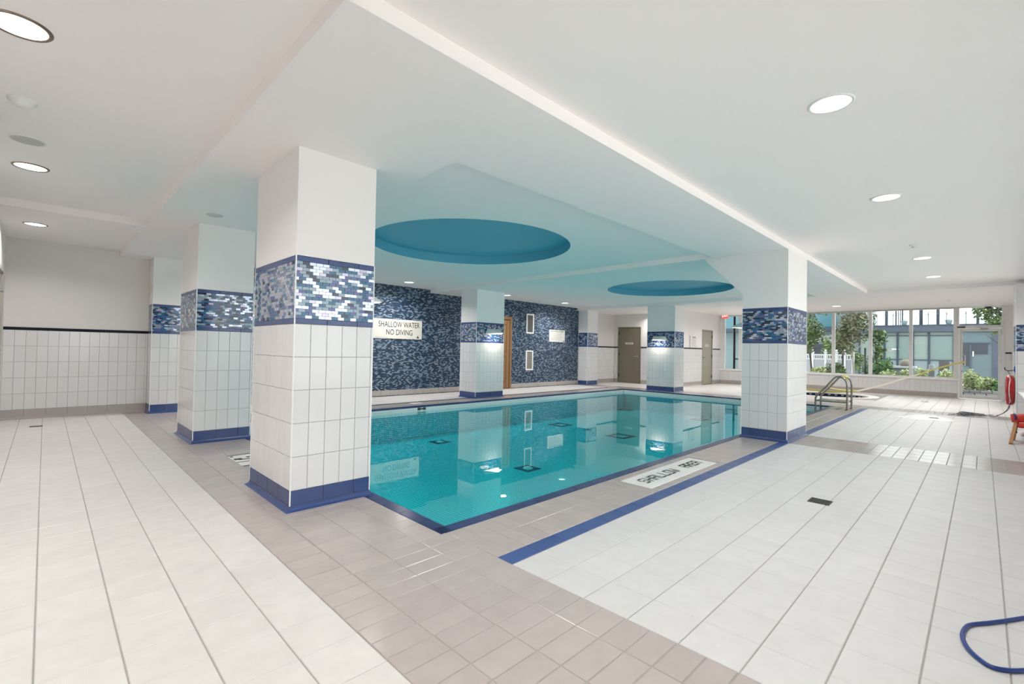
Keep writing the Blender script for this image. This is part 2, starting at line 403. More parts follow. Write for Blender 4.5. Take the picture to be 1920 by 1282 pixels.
# tan strip in front of the pool
SGN = (3.828, 2.062, 5.262, 2.372)
tan += list(clip(field((0, 0, 0), VX, VY, steps(1.886, 13.4, .1225), [1.978, 2.222, 2.466], .005), (SGN[0], SGN[1], SGN[2], SGN[3])))
for a in [(3.775, 1.978, 5.30, 2.06), (3.775, 2.374, 5.30, 2.466)]:
    pass
extra = []
for (x0, y0, x1, y1) in [(SGN[0] - .0, 1.9805, SGN[2], 2.058), (SGN[0], 2.376, SGN[2], 2.4635)]:
    xx = steps(x0, x1, .1225, 1.886 + .1225 * math.ceil((x0 - 1.886) / .1225))
    extra += list(field((0, 0, 0), VX, VY, xx, [y0, y1], .005))
tan += extra
# tan bands across the floor
tan += list(field((0, 0, 0), VX, VY, steps(7.20, 8.15, .2385), steps(YR, 1.858, .1206, .162 - .1206 * 6), .005))
tan += list(field((0, 0, 0), VX, VY, steps(13.44, 14.2, .25), steps(YR, YB - .03, .1206), .005))
tan += list(field((0, 0, 0), VX, VY, steps(1.886, 13.44, .1225), [8.335, 8.58, 8.83], .005))
lay('tan_tile', tan, FTAN)
# white tiles of the right-hand deck, the far deck and the deck by the windows
yr = [.162 + ML * k for k in range(-3, 7)] + [1.855]
whites = list(field((0, 0, 0), VX, VY, [1.886 + .2405 * k for k in range(0, 22)] + [7.2], yr, .003, .005))
whites += list(field((0, 0, 0), VX, VY, steps(8.15, 13.44, .2405), yr, .003, .005))
lay('white_tile', whites, FWHITE)
far = list(field((0, 0, 0), VX, VY, steps(1.886, 13.44, .2405), steps(8.945, YB - .03, ML), .005))
far += list(field((0, 0, 0), VX, VY, steps(14.2, XN - .03, .2405), steps(YN, YB - .03, ML), .005))
sp = SPA[2] + .12
for r in field((0, 0, 0), VX, VY, steps(14.2, XW - .03, .2405), steps(YR, YN - .03, ML), .005):
    cx, cyy = r[0][0] + r[1] / 2, r[0][1] + r[2] / 2
    if abs(cx - SPA[0]) < sp + .12 and abs(cyy - SPA[1]) < sp + .12: continue
    far.append(r)
rest = MB()
for o, w, h in far: rest.tile((o[0], o[1], 0), VX, VY, w, h, .006, FCREAM)
rest.build('far_deck_tiles', floor, fix=False, kind='stuff')
# blue stripe on the deck
stripe = list(field((0, 0, 0), VX, VY, steps(1.886, 7.2, .2405), [1.858, 1.978], .004)) + list(field((0, 0, 0), VX, VY, steps(8.22, 13.44, .2405), [1.858, 1.978], .004))
lay('blue_stripe_tile', stripe, BLUEF)
fs_ = MB()
for o, w, h in field((0, 0, 0), VX, VY, steps(1.886, 13.44, .2405), [8.83, 8.945], .004): fs_.tile((o[0], o[1], 0), VX, VY, w, h, .006, BLACKT)
fs_.build('dark_stripe_tiles', floor, fix=False, kind='stuff')

# ------------------------------------------------------------------ ceiling
ce = MB(); BAY1 = (2.25, 2.92, 7.22, YB + .1); BAY2 = (8.2, 2.92, 13.5, YB + .1)
D1 = (4.512, 5.442, 1.487); D2 = (10.723, 5.402, 1.455)
for a in [(XL - .2, YR - .3, 2.25, YB + .1), (2.25, YR - .3, 7.22, 2.92), (7.22, YR - .3, 8.2, YB + .1), (8.2, YR - .3, 13.5, 2.92), (13.5, YR - .3, XW + .2, YB + .1)]:
    ce.quad((a[0], a[1], ZC), (a[0], a[3], ZC), (a[2], a[3], ZC), (a[2], a[1], ZC), CEIL)
rect_hole(ce, *BAY1, *D1, ZC, CEIL); rect_hole(ce, *BAY2, *D2, ZC, CEIL)
ce.box(XL - .3, YR - .4, 3.1, XW + .3, YB + .3, 3.2, CEIL)  # unseen cover over the ceiling, added to keep sky light out
ceiling = ce.build('ceiling', fix=False, label='white plaster ceiling with dropped beams and two round blue recesses', cat='ceiling', kind='structure')
def beam(x0, y0, x1, y1): MB().box(x0, y0, ZB, x1, y1, 3.0, CEIL).build('ceiling_beam', ceiling)
beam(.862, 1.893, 15.1, 2.92); beam(.862, 2.92, 2.25, YB + .1); beam(7.22, 2.92, 8.2, YB + .1)
beam(13.5, 2.92, 15.1, YB + .1); beam(13.5, YR - .3, 15.1, 1.893); beam(XL - .1, 7.47, .862, 7.95)
beam(15.1, YN, XN + .05, YB + .1)
for (cx, cyy, r) in (D1, D2):
    MB().lathe((cx, cyy, 0), [(r, ZC - .002), (r, ZC + .15)], DOMEBLUE, 96).disc((cx, cyy, ZC + .15), r, DOMEBLUE, 96, flip=True).build('recessed_dome', ceiling, fix=False)

# ------------------------------------------------------------------ walls
def wall_tiles(parent, o, u, ue, ve, joint, name, m, parts, t=.008, bev=.002):
    if parts:
        for p, w, h in field(o, u, VZ, ue, ve, joint): piece(name, parent, p, u, VZ, w, h, t, m, bev)
    else:
        b = MB()
        for p, w, h in field(o, u, VZ, ue, ve, joint): b.tile(p, u, VZ, w, h, t, m, bev)
        b.build(name + 's', parent, fix=False, kind='stuff')
ROWS = [.145 + .243 * k for k in range(6)]
def wainscot(parent, o, u, length, parts=False, base=True, top=True, first=None):
    """tiled lower wall: taupe base, five white rows, black cap"""
    o = Vector(o); u = Vector(u); ue = steps(0, length, .1213, first)
    wall_tiles(parent, o, u, ue, ROWS, .003, 'wall_tile', WTILE, parts)
    if base: wall_tiles(parent, o, u, steps(0, length, .243), [.012, .145], .003, 'base_tile', BASET, parts)
    n = u.cross(VZ); c = MB()
    P = lambda a, b, z: o + u * a + n * b + VZ * z
    MB().quad(P(0, -.006, .01), P(length, -.006, .01), P(length, -.006, 1.37), P(0, -.006, 1.37), GROUTL).build('tile_bed', parent, fix=False)
    if base:
        vs = [P(0, 0, .03), P(length, 0, .03), P(length, .008, .012), P(0, .008, .012), P(length, .03, .0), P(0, .03, .0)]
        c.add(vs, [(0, 3, 2, 1), (3, 5, 4, 2)], BASET)
    c.build('cove', parent, fix=False) if c.v else None
    if top:
        d = MB(); d.tile(P(0, .006, 1.36), u, VZ, length, .044, .014, BLACKT, .003); d.build('cap_trim', parent, fix=False)
# back wall: painted left part with wainscot, mosaic part
wb = MB(); wb.box(XL - .2, YB + .008, -.02, 1.95, YB + .2, 3.1, WALLP); wb.box(1.95, YB, 0, 9.35, YB + .2, 3.1, MOSWALL); wb.box(9.35, YB, 2.22, 10.28, YB + .2, 3.1, MOSWALL)
wb.box(9.35, YB + .1, 0, 10.28, YB + .2, 2.22, WOODD)
wb.box(10.28, YB, 0, 13.70, YB + .2, 3.1, MOSWALL); wb.box(13.7, YB + .008, 0, XN + .2, YB + .2, 3.1, WALLP)
wall_back = wb.build('wall_back', label='back wall, white wainscot on the left and dark blue mosaic behind the pool', cat='wall', kind='structure')
wainscot(wall_back, (XL, YB, 0), VX, 1.28 - XL, parts=True)
wainscot(wall_back, (14.35, YB, 0), VX, XN - 14.35)
bb = MB()
for x0, x1 in ((1.95, 9.33), (10.30, 13.72)):
    for p, w, h in field((x0, YB - .01, 0), VX, VZ, steps(0, x1 - x0, .243), [.012, .145], .003): bb.tile(p, VX, VZ, w, h, .012, BASET)
bb.build('base_tiles', wall_back, fix=False, kind='stuff')
# left wall with a door just inside the frame
wl = MB(); wl.box(XL - .2, YR - .3, -.02, XL, 9.02, 3.1, WALLP); wl.box(XL - .2, 9.92, -.02, XL, YB + .2, 3.1, WALLP); wl.box(XL - .2, 9.02, 2.2, XL, 9.92, 3.1, WALLP)
wall_left = wl.build('wall_left', label='white wall at the left edge with a grey door', cat='wall', kind='structure')
# nook walls
wn = MB(); wn.box(XN + .008, YN + .21, -.02, XN + .2, 9.17, 3.1, WALLP); wn.box(XN + .008, 10.17, -.02, XN + .2, YB + .2, 3.1, WALLP); wn.box(XN + .008, 9.17, 2.17, XN + .2, 10.17, 3.1, WALLP)
wall_nook = wn.build('wall_nook', label='recessed wall with an olive door behind the pool', cat='wall', kind='structure')
wainscot(wall_nook, (XN, 9.165, 0), -VY, 9.165 - YN - .21); wainscot(wall_nook, (XN, YB, 0), -VY, YB - 10.175)
we = MB(); we.box(XN, YN + .008, -.02, 17.82, YN + .2, 3.1, PAINT); we.box(18.80, YN + .008, -.02, XW + .2, YN + .2, 3.1, PAINT); we.box(17.82, YN + .008, 2.12, 18.80, YN + .2, 3.1, PAINT)
wall_end = we.build('wall_end', label='white wall with a narrow grey-green door next to the far windows', cat='wall', kind='structure')
wainscot(wall_end, (XN, YN, 0), VX, 17.815 - XN); wainscot(wall_end, (18.805, YN, 0), VX, XW - 18.805)
# window wall
ww = MB(); SILL = .575
ww.box(XW + .006, .53, -.02, XW + .2, YN + .1, SILL, plain('pale_grout', (.60, .585, .565), .9)); ww.box(XW, -.9, ZC, XW + .2, YN + .2, 3.1, PAINT); ww.box(XW + .008, -1.4, -.02, XW + .2, -.47, 3.1, PAINT)
wall_window = ww.build('wall_window', label='low tiled wall and lintel of the window front', cat='wall', kind='structure')
wall_tiles(wall_window, (XW, YN, 0), -VY, steps(0, YN - .53, .1213), [.145, .145 + .243, .53], .003, 'wall_tile', WTILE, False)
wall_tiles(wall_window, (XW, YN, 0), -VY, steps(0, YN - .53, .243), [.012, .145], .003, 'base_tile', BASET, False)
wall_tiles(wall_window, (XW, -.47, 0), -VY, steps(0, .5, .1213), ROWS, .003, 'end_wall_tile', WTILE, False)
MB().tile((XW - .006, -.47, 1.362), -VY, VZ, .5, .036, .014, BLACKT, .003).build('cap_trim', wall_window, fix=False)
MB().bevbox(XW - .03, .50, .53, XW + .12, YN, SILL + .005, BEAD, .006).build('window_ledge', wall_window)
# right wall: half wall, piers and lintel between big windows
wr = MB(); wr.box(XL - .2, YR - .2, -.02, XW + .2, YR, .56, PAINT); wr.box(XL - .2, YR - .2, 2.62, XW + .2, YR, 3.1, PAINT)
wr.box(12.9, YR - .2, .56, XW + .2, YR, 2.62, PAINT); wr.box(XL - .2, YR - .2, .56, .2, YR, 2.62, PAINT)
wall_right = wr.build('wall_right', label='right-hand half wall under a row of large windows', cat='wall', kind='structure')
MB().bevbox(XL, YR - .1, .55, 13.3, YR + .12, .585, BEAD, .006).build('window_ledge', wall_right)

# ------------------------------------------------------------------ windows
def window(n, y0, y1, z0, z1, label, dark=False):
    r = thing('window_%d' % n, (XW + .06, (y0 + y1) / 2, z0), label, 'window', kind='structure')
    f = DARKG if dark else ALU
    MB().box(XW + .11, y0, z0, XW + .116, y1, z1, GLASS).build('pane', r, fix=True)
    return r
ys = [.575, 1.612, 2.648, 3.692, 4.735, 5.775, 6.815, 7.45]
WL = ['window left of the glass door, bollard outside', 'second window left of the glass door, boulder outside', 'third window left of the glass door, tree trunk outside',
      'fourth window from the glass door, white fence outside', 'window behind the blue column', 'window between the blue column and the exit sign', 'narrow window under the exit sign']
for i in range(7):
    r = window(i + 1, ys[i] + .04, ys[i + 1] - .04, SILL, ZC, WL[i])
    MB().bevbox(XW + .02, ys[i] - .045, SILL, XW + .15, ys[i] + .045, ZC + .01, ALU, .004).build('mullion', r)
    MB().box(XW + .05, ys[i] + .045, SILL, XW + .13, ys[i + 1] - .045, SILL + .03, ALU).build('bottom_rail', r)
    MB().box(XW + .05, ys[i] + .045, ZC - .04, XW + .13, ys[i + 1] - .045, ZC, ALU).build('top_rail', r)
    if i == 6:
        MB().box(XW + .03, ys[7] - .05, SILL, XW + .14, YN + .02, ZC, ALU).build('mullion', r)
        MB().box(XW + .12, 7.02, SILL, XW + .17, 7.09, ZC, BLACK).build('dark_post', r, label='dark vertical post')
        MB().box(XW + .12, 6.84, .98, XW + .17, 7.03, 1.03, DARKG).build('cross_rail', r)
rw = [.2 + 1.27 * k for k in range(11)]
for i in range(10):
    r = thing('window_%d' % (8 + i), (rw[i] + .6, YR - .1, .56), 'large side window over the half wall, %s from the lifebuoy pier' % ('tenth ninth eighth seventh sixth fifth fourth third second first'.split()[i]), 'window', kind='structure')
    MB().box(rw[i] + .03, YR - .11, .59, rw[i + 1] - .03, YR - .104, 2.59, GLASS).build('pane', r)
    MB().box(rw[i] - .035, YR - .15, .56, rw[i] + .035, YR - .05, 2.62, ALU).build('mullion', r)
    MB().box(rw[i] + .03, YR - .14, .56, rw[i + 1] - .03, YR - .07, .60, ALU).build('bottom_rail', r)
    MB().box(rw[i] + .03, YR - .14, 2.58, rw[i + 1] - .03, YR - .07, 2.62, ALU).build('top_rail', r)

# ------------------------------------------------------------------ doors
def flush_door(n, axis, c0, c1, plane, h, m, label, face, hinge_lo, plate=None, lever=True, frame=None):
    """steel door in a wall; axis = run of the door ('x' or 'y'), face = -1/+1 side of the wall it shows on"""
    r = thing('door_%d' % n, ((c0 + c1) / 2, plane, 0) if axis == 'x' else (plane, (c0 + c1) / 2, 0), label, 'door', kind='structure')
    fm = frame or m
    def B(mb, a0, a1, d0, d1, z0, z1, mm):
        d0, d1 = plane + d0 * face, plane + d1 * face
        return mb.box(a0, d0, z0, a1, d1, z1, mm) if axis == 'x' else mb.box(d0, a0, z0, d1, a1, z1, mm)
    B(MB(), c0 + .05, c1 - .05, -.06, -.015, .008, h - .05, m).build('door_leaf', r)
    f = MB(); B(f, c0, c0 + .045, -.08, .006, 0, h, fm); B(f, c1 - .045, c1, -.08, .006, 0, h, fm); B(f, c0 + .045, c1 - .045, -.08, .006, h - .045, h, fm); f.build('door_frame', r)
    B(MB(), c0 - .01, c1 + .01, -.1, -.082, 0, h, fm).build('door_stop', r)
    for z in (.25, 1.05, h - .3):
        a = c0 + .04 if hinge_lo else c1 - .06
        B(MB(), a, a + .02, -.014, .012, z, z + .1, CHROME if n == 1 else BLACK).build('hinge', r)
    if lever:
        a = c1 - .13 if hinge_lo else c0 + .13; s = -1 if hinge_lo else 1
        B(MB(), a - .025, a + .025, -.015, -.004, 1.0, 1.09, CHROME).build('lock_plate', r)
        hd = MB(); B(hd, a - .01, a + .01, -.004, .05, 1.03, 1.05, CHROME); B(hd, min(a, a + s * .12), max(a, a + s * .12), .035, .052, 1.03, 1.05, CHROME); hd.build('lever_handle', r)
    if plate:
        B(MB(), plate[0], plate[1], -.014, -.008, plate[2], plate[3], SIGN).build('name_plate', r)
        B(MB(), plate[0] + .05, plate[1] - .05, -.008, -.006, (plate[2] + plate[3]) / 2 - .012, (plate[2] + plate[3]) / 2 + .012, INKG).build('lettering', r)
    return r
flush_door(1, 'y', 9.02, 9.92, XL, 2.2, DOORP3, 'grey door at the very left edge, only hinge side in view', 1, False)
flush_door(2, 'y', 9.17, 10.17, XN, 2.17, DOORP, 'olive brown steel door in the recess beyond the pool', -1, False, plate=(9.50, 9.84, 1.50, 1.57))
flush_door(3, 'x', 17.82, 18.80, YN, 2.12, DOORP2, 'narrow looking grey-green door left of the exit sign', -1, False, plate=(18.1, 18.45, 1.47, 1.55))
# sauna door of cedar in the mosaic wall
r = thing('door_4', (9.8, YB, 0), 'cedar wood panelled door in the mosaic wall behind a column', 'door', kind='structure')
f = MB(); f.box(9.35, YB - .03, 0, 9.43, YB + .1, 2.22, WOOD); f.box(10.20, YB - .03, 0, 10.28, YB + .1, 2.22, WOOD); f.box(9.43, YB - .03, 2.13, 10.20, YB + .1, 2.22, WOOD); f.build('door_frame', r)
f = MB(); f.box(9.45, YB - .01, .01, 10.18, YB + .04, 2.11, WOODD); f.build('door_leaf', r)
for x0, x1, z0, z1 in ((9.45, 9.56, .02, 2.1), (10.06, 10.17, .02, 2.1), (9.57, 10.05, 1.98, 2.1), (9.57, 10.05, 1.0, 1.12), (9.57, 10.05, .02, .2)):
    MB().bevbox(x0, YB - .022, z0, x1, YB, z1, WOOD, .004).build('stile', r)
for z0, z1 in ((.22, .98), (1.14, 1.96)): MB().bevbox(9.58, YB - .016, z0, 10.04, YB, z1, WOOD, .006).build('panel', r)
# glazed exit door
r = thing('door_5', (XW, .05, 0), 'white framed glass exit door to the garden', 'door', kind='structure')
dy0, dy1, dz = -.40, .49, 2.09
f = MB(); f.box(XW - .01, dy1, 0, XW + .14, dy1 + .042, ZC, ALU); f.box(XW - .01, dy0 - .07, 0, XW + .14, dy0, ZC, ALU); f.box(XW + .0, dy0, 2.10, XW + .14, dy1, 2.19, ALU); f.box(XW, dy0, ZC - .03, XW + .14, dy1, ZC + .02, ALU); f.build('door_frame', r)
MB().box(XW + .08, dy0, 2.19, XW + .086, dy1, ZC - .03, GLASS).build('transom_pane', r)
f = MB()
for a in ((dy0 + .005, dy0 + .075, .01, dz), (dy1 - .075, dy1 - .005, .01, dz), (dy0 + .075, dy1 - .075, .01, .115), (dy0 + .075, dy1 - .075, 2.015, dz)): f.box(XW + .02, a[0], a[2], XW + .07, a[1], a[3], ALU)
f.build('door_leaf', r)
MB().box(XW + .042, dy0 + .075, .115, XW + .048, dy1 - .075, 2.015, GLASS).build('pane', r)
MB().tube([(XW + .02, .44, 1.29), (XW - .03, .44, 1.29), (XW - .035, .36, 1.29), (XW - .035, .36, .98), (XW - .03, .44, .98), (XW + .02, .44, .98)], .014, WHITEP).build('pull_handle', r)
for z in (.3, 1.1, 1.9): MB().box(XW + .0, dy0 - .012, z, XW + .03, dy0 + .012, z + .13, ALUG).build('hinge', r)
f = MB(); f.box(XW - .03, -.12, 2.06, XW + .02, .04, 2.10, ALUG); f.tube([(XW - .03, -.05, 2.08), (XW - .2, .02, 2.105), (XW, .12, 2.13)], .008, ALUG); f.build('door_closer', r)
MB().box(XW - .03, .36, 2.12, XW, .54, 2.155, BLACK).build('door_sensor', r, label='small black box above the door')
MB().box(XW - .005, .425, .80, XW + .02, .445, .83, BLACK).build('lock', r)

# ------------------------------------------------------------------ columns
MIX = [.18, .35, .66, .88, .95]
def band_bricks(o, u, L, z0=1.402, z1=1.822):
    """running-bond mosaic over a length L: (corner, w, h, tone)"""
    n = 18; h = (z1 - z0) / n
    for j in range(n):
        x = 0 if j % 2 else -.025
        while x < L - .004:
            a, b = max(0, x) + .0012, min(L, x + .05) - .0012
            if b - a > .004:
                q = random.random(); k = sum(q >= t for t in MIX)
                yield Vector(o) + Vector(u) * a + VZ * (z0 + j * h + .0012), b - a, h - .0024, k
            x += .05
BRK = {}
def column(x0, x1, y0, y1, label, parts='', mosaic_parts='', first=(None, None), open_back=True):
    """square pillar; faces named by the side they look to: w (-x), s (-y), e, n; those in `parts` get a separate object per tile"""
    r = thing('tiled_column', ((x0 + x1) / 2, (y0 + y1) / 2, 0), label, 'column', 'mosaic banded columns round the pool', kind='thing')
    k = .007
    MB().box(x0 + k, y0 + k, 0, x1 - k, y1 - k, 1.40, GROUTL).build('core', r)
    MB().box(x0 + .005, y0 + .005, 1.40, x1 - .005, y1 - .005, 1.825, MOSG).build('band_backing', r)
    MB().box(x0 + .002, y0 + .002, 1.864, x1 - .002, y1 - .002, ZB - .0005, PAINT).build('plaster_shaft', r)
    faces = {'s': ((x0, y0, 0), VX, x1 - x0), 'e': ((x1, y0, 0), VY, y1 - y0), 'n': ((x1, y1, 0), -VX, x1 - x0), 'w': ((x0, y1, 0), -VY, y1 - y0)}
    restw = MB(); restb = MB(); restm = MB(); restt = MB()
    for fc, (o, u, L) in faces.items():
        if not open_back and fc == 'n': continue
        ue = steps(0, L, .1213) if fc in 'se' else sorted({0, L} | {L - .1213 * i for i in range(1, int(L / .1213) + 1)})
        ub = steps(0, L, .243) if fc in 'se' else sorted({0, L} | {L - .243 * i for i in range(1, int(L / .243) + 1)})
        for p, w, h in field(o, u, VZ, ue, ROWS, .003):
            if fc in parts: piece('white_tile', r, p, u, VZ, w, h, .008, WTILE, .002)
            else: restw.tile(p, u, VZ, w, h, .008, WTILE, .002)
        for p, w, h in field(o, u, VZ, ub, [.035, .145], .004):
            if fc in parts: piece('base_tile', r, p, u, VZ, w, h, .008, BLUE, .002)
            else: restb.tile(p, u, VZ, w, h, .008, BLUE, .002)
        for z in ([1.362, 1.402], [1.822, 1.862]):
            for p, w, h in field(o, u, VZ, ub, z, .002):
                if fc in parts: piece('trim_tile', r, p, u, VZ, w, h, .008, BLUE, .002)
                else: restt.tile(p, u, VZ, w, h, .008, BLUE, .002)
        for p, w, h, t in band_bricks(o, u, L):
            if fc in mosaic_parts:
                key = (round(w, 3), t)
                if key not in BRK: BRK[key] = MB().brick((0, 0, 0), VX, VY, w, h, .004, MOS[t]).mesh('mosaic_tile')
                inst('mosaic_tile', BRK[key], r, p, M3(u, VZ))
            else: restm.brick(p, u, VZ, w, h, .004, MOS[t])
    if restw.v: restw.build('white_tiles_behind', r, fix=False, kind='stuff')
    if restb.v: restb.build('base_tiles_behind', r, fix=False, kind='stuff')
    if restt.v: restt.build('trim_tiles_behind', r, fix=False, kind='stuff')
    if restm.v: restm.build('mosaic_band', r, fix=False, kind='stuff')
    c = MB(); prof = [(.0, .037), (.003, .022), (.012, .010), (.026, .003), (.034, .0)]
    ring = [[(x0 - d, y0 - d, z), (x1 + d, y0 - d, z), (x1 + d, y1 + d, z), (x0 - d, y1 + d, z)] for d, z in prof]
    for a, b in zip(ring, ring[1:]):
        for i in range(4):
            if not open_back and i == 2: continue
            j = (i + 1) % 4; c.quad(b[i], b[j], a[j], a[i], BLUE)
    c.build('base_cove', r, fix=False)
    for (x, y, sx, sy) in ((x0, y0, -1, -1), (x1, y0, 1, -1), (x0, y1, -1, 1), (x1, y1, 1, 1)):
        if not open_back and sy > 0: continue
        b = MB(); b.box(x + sx * .002, y + sy * .002, .037, x - sx * .006, y - sy * .006, 1.866, BEAD); b.build('corner_bead', r)
    return r
CA = column(1.28, 1.905, 3.53, 4.46, 'nearest white tiled column with blue mosaic band at the pool corner', 'ws', 's')
MIX = [.22, .40, .58, .72, .77]  # darker tile mix puts these columns' dimmer reflections into the colour
CB = column(1.28, 1.905, 6.68, 7.60, 'white tiled mosaic column just behind the nearest one', 'ws')
CC = column(1.28, 1.905, 9.98, YB - .002, 'mosaic banded pilaster against the left end of the back wall', 's', open_back=False)
CD = column(7.22, 8.2, 1.885, 2.482, 'wide mosaic banded column on the near pool edge, handrail behind', 'ws')
CE = column(7.43, 8.36, 8.69, 9.30, 'mosaic banded column on the far pool edge before the cedar door')
CF = column(13.66, 14.28, 6.65, 7.58, 'mosaic banded column at the far end of the pool, right of the olive door')
CG = column(13.72, 14.35, 9.95, YB - .002, 'mosaic banded pilaster at the right end of the blue mosaic wall', open_back=False)
CH = column(13.2, 14.1, YR + .002, -.455, 'mosaic banded pier at the right edge with the lifebuoy')
# sloping haunch from the wide column up to the beam
MB().prism([(2.4805, 2.08), (2.4805, ZB - .001), (3.06, ZB - .001)], 'x', 7.222, 8.198, PAINT).build('beam_haunch', CD)

# ------------------------------------------------------------------ pool
x0, y0, x1, y1 = POOL; ZWAT, ZP = -.10, -.62
pool = thing('swimming_pool', ((x0 + x1) / 2, (y0 + y1) / 2, ZP), 'rectangular turquoise mosaic swimming pool with dark blue coping', 'pool', kind='thing')
MB().quad((x0, y0, ZP), (x1, y0, ZP), (x1, y1, ZP), (x0, y1, ZP), PFLOOR).build('basin_floor', pool, fix=False)
b = MB()
b.quad((x0, y0, ZP), (x0, y0, -.14), (x1, y0, -.14), (x1, y0, ZP), PWX); b.quad((x0, y1, ZP), (x1, y1, ZP), (x1, y1, -.14), (x0, y1, -.14), PWX)
b.quad((x0, y0, ZP), (x0, y1, ZP), (x0, y1, -.14), (x0, y0, -.14), PWY); b.quad((x1, y0, ZP), (x1, y0, -.14), (x1, y1, -.14), (x1, y1, ZP), PWY)
b.build('basin_wall', pool, fix=False)
b = MB(); zt = -.028
b.quad((x0, y0, -.14), (x0, y0, zt), (x1, y0, zt), (x1, y0, -.14), WLX); b.quad((x0, y1, -.14), (x1, y1, -.14), (x1, y1, zt), (x0, y1, zt), WLX)
b.quad((x0, y0, -.14), (x0, y1, -.14), (x0, y1, zt), (x0, y0, zt), WLY); b.quad((x1, y0, -.14), (x1, y0, zt), (x1, y1, zt), (x1, y1, -.14), WLY)
b.build('waterline_tiles', pool, fix=False, kind='stuff')
CW = .108
def coping(o, u, L):
    """bullnose tiles along an edge; u runs with the water on the left"""
    o = Vector(o); u = Vector(u); n = VZ.cross(u)
    k = 0
    while k < L - .01:
        w = min(.243, L - k); key = ('cope', round(w, 3))
        if key not in TC:
            mb = MB(); prof = [(0, -.03), (0, -.001), (.002, 0), (CW - .012, 0), (CW - .004, -.003), (CW, -.012), (CW, -.03)]
            vs = [(.0025, a, z) for a, z in prof] + [(w - .0025, a, z) for a, z in prof]; n7 = len(prof)
            mb.add(vs, [(i, i + n7, i + 1 + n7, i + 1) for i in range(n7 - 1)] + [tuple(range(n7)), tuple(range(2 * n7 - 1, n7 - 1, -1))], COPE)
            TC[key] = mb.mesh('coping_tile', fix=True)
        inst('coping_tile', TC[key], pool, o + u * k, Matrix((u, n, VZ)).transposed()); k += .243
coping((x0 - CW, y0 - CW, .001), VX, x1 - x0 + 2 * CW); coping((x1 + CW, y0 - CW, .001), VY, y1 - y0 + 2 * CW)
coping((x1 + CW, y1 + CW, .001), -VX, x1 - x0 + 2 * CW); coping((x0 - CW, y1 + CW, .001), -VY, y1 - y0 + 2 * CW)
b = MB(); b.box(x0 - CW, y0 - CW, -.06, x0 - .001, y1 + CW, -.029, GROUTL); b.box(x1 + .001, y0 - CW, -.06, x1 + CW, y1 + CW, -.029, GROUTL); b.box(x0, y0 - CW, -.06, x1, y0 - .001, -.029, GROUTL); b.box(x0, y1 + .001, -.06, x1, y1 + CW, -.029, GROUTL)
b.build('coping_bed', pool)
NAVYP = plain('pool_navy_tile', (.012, .03, .09), .3)
for (cx, cyy, s, hollow) in ((5.49, 7.44, .31, 0), (5.30, 4.93, .30, 0), (9.02, 7.31, .44, 1), (8.86, 5.51, .48, 1), (12.95, 7.9, .40, 1), (12.85, 5.5, .40, 1), (8.96, 6.45, .15, 0)):
    b = MB(); h = s / 2
    if hollow:
        w = .09
        b.box(cx - h, cyy - h, ZP, cx + h, cyy - h + w, ZP + .006, NAVYP); b.box(cx - h, cyy + h - w, ZP, cx + h, cyy + h, ZP + .006, NAVYP); b.box(cx - h, cyy - h + w, ZP, cx - h + w, cyy + h - w, ZP + .006, NAVYP); b.box(cx + h - w, cyy - h + w, ZP, cx + h, cyy + h - w, ZP + .006, NAVYP)
        b.build('drain_border', pool)
    else:
        b.box(cx - h, cyy - h, ZP, cx + h, cyy + h, ZP + .006, NAVYP); b.build('drain_border', pool)
        if s > .2: MB().lathe((cx, cyy, ZP + .006), [(.001, .02), (.05, .018), (.075, .006), (.078, 0)], WHITEP, 20).build('drain_cover', pool)
for cx, cyy in ((4.09, 4.22), (5.285, 4.238), (6.79, 3.92)):
    MB().lathe((cx, cyy, ZP), [(.001, .02), (.035, .02), (.05, .008), (.052, 0)], WHITEP, 20).build('floor_inlet', pool)
DKG = plain('depth_marker', (.01, .035, .035), .3)
b = MB(); b.box(5.475, y1 - .004, -.088, 5.55, y1, -.03, DKG); b.box(5.55, y1 - .004, -.075, 5.61, y1, -.045, DKG); b.box(5.61, y1 - .004, -.088, 5.68, y1, -.032, DKG); b.build('depth_marker', pool, label='dark green depth marker in the waterline')
wm = MB()
wm.box(x0 + .001, y0 + .001, ZP + .03, x1 - .001, y1 - .001, ZWAT, WATER)
wm.build('pool_water', fix=False, label='calm turquoise water filling the swimming pool', cat='water', kind='stuff')

# spa beyond the pool
sx, sy, sr = SPA
spa = thing('spa_tub', (sx, sy, -.8), 'round sunken spa tub with dark blue tiles near the windows', 'spa', kind='thing')
SPAB = plain('spa_navy_tile', (.010, .014, .06), .25)
MB().lathe((sx, sy, 0), [(sr, -.0), (sr, -.45), (sr - .3, -.46), (sr - .3, -.8), (.01, -.8)], SPAB, 64, smooth=False).build('basin', spa, fix=False)
b = MB(); wd = sr + .13; wi = sr - .01
b.lathe((sx, sy, 0), [(wi, -.03), (wi, .004), (wi + .02, .012), (wd + .12, .012), (wd + .13, .0)], plain('spa_rim_tile', (.82, .81, .79), .35), 64, smooth=False); b.build('rim', spa, fix=False)
for i in range(34):
    a = 2 * PI * i / 34; px_, py_ = sx + (sr - .004) * math.cos(a), sy + (sr - .004) * math.sin(a)
    m = Matrix.Rotation(a, 4, 'Z') @ Matrix.Rotation(-PI / 2, 4, 'Y')
    if 'dot' not in TC: TC['dot'] = MB().lathe((0, 0, 0), [(.022, 0), (.022, .003), (.034, .003), (.034, 0)], WHITEP, 14, smooth=False).mesh('ring')
    inst('white_ring', TC['dot'], spa, (px_, py_, -.05), m.to_3x3())
b = MB(); b.lathe((sx, sy, 0), [(.001, -.12), (sr - .004, -.12), (sr - .004, -.44), (.001, -.44)], WATER, 64, smooth=False); b.build('spa_water', fix=True, label='still water in the round spa tub', cat='water', kind='stuff')

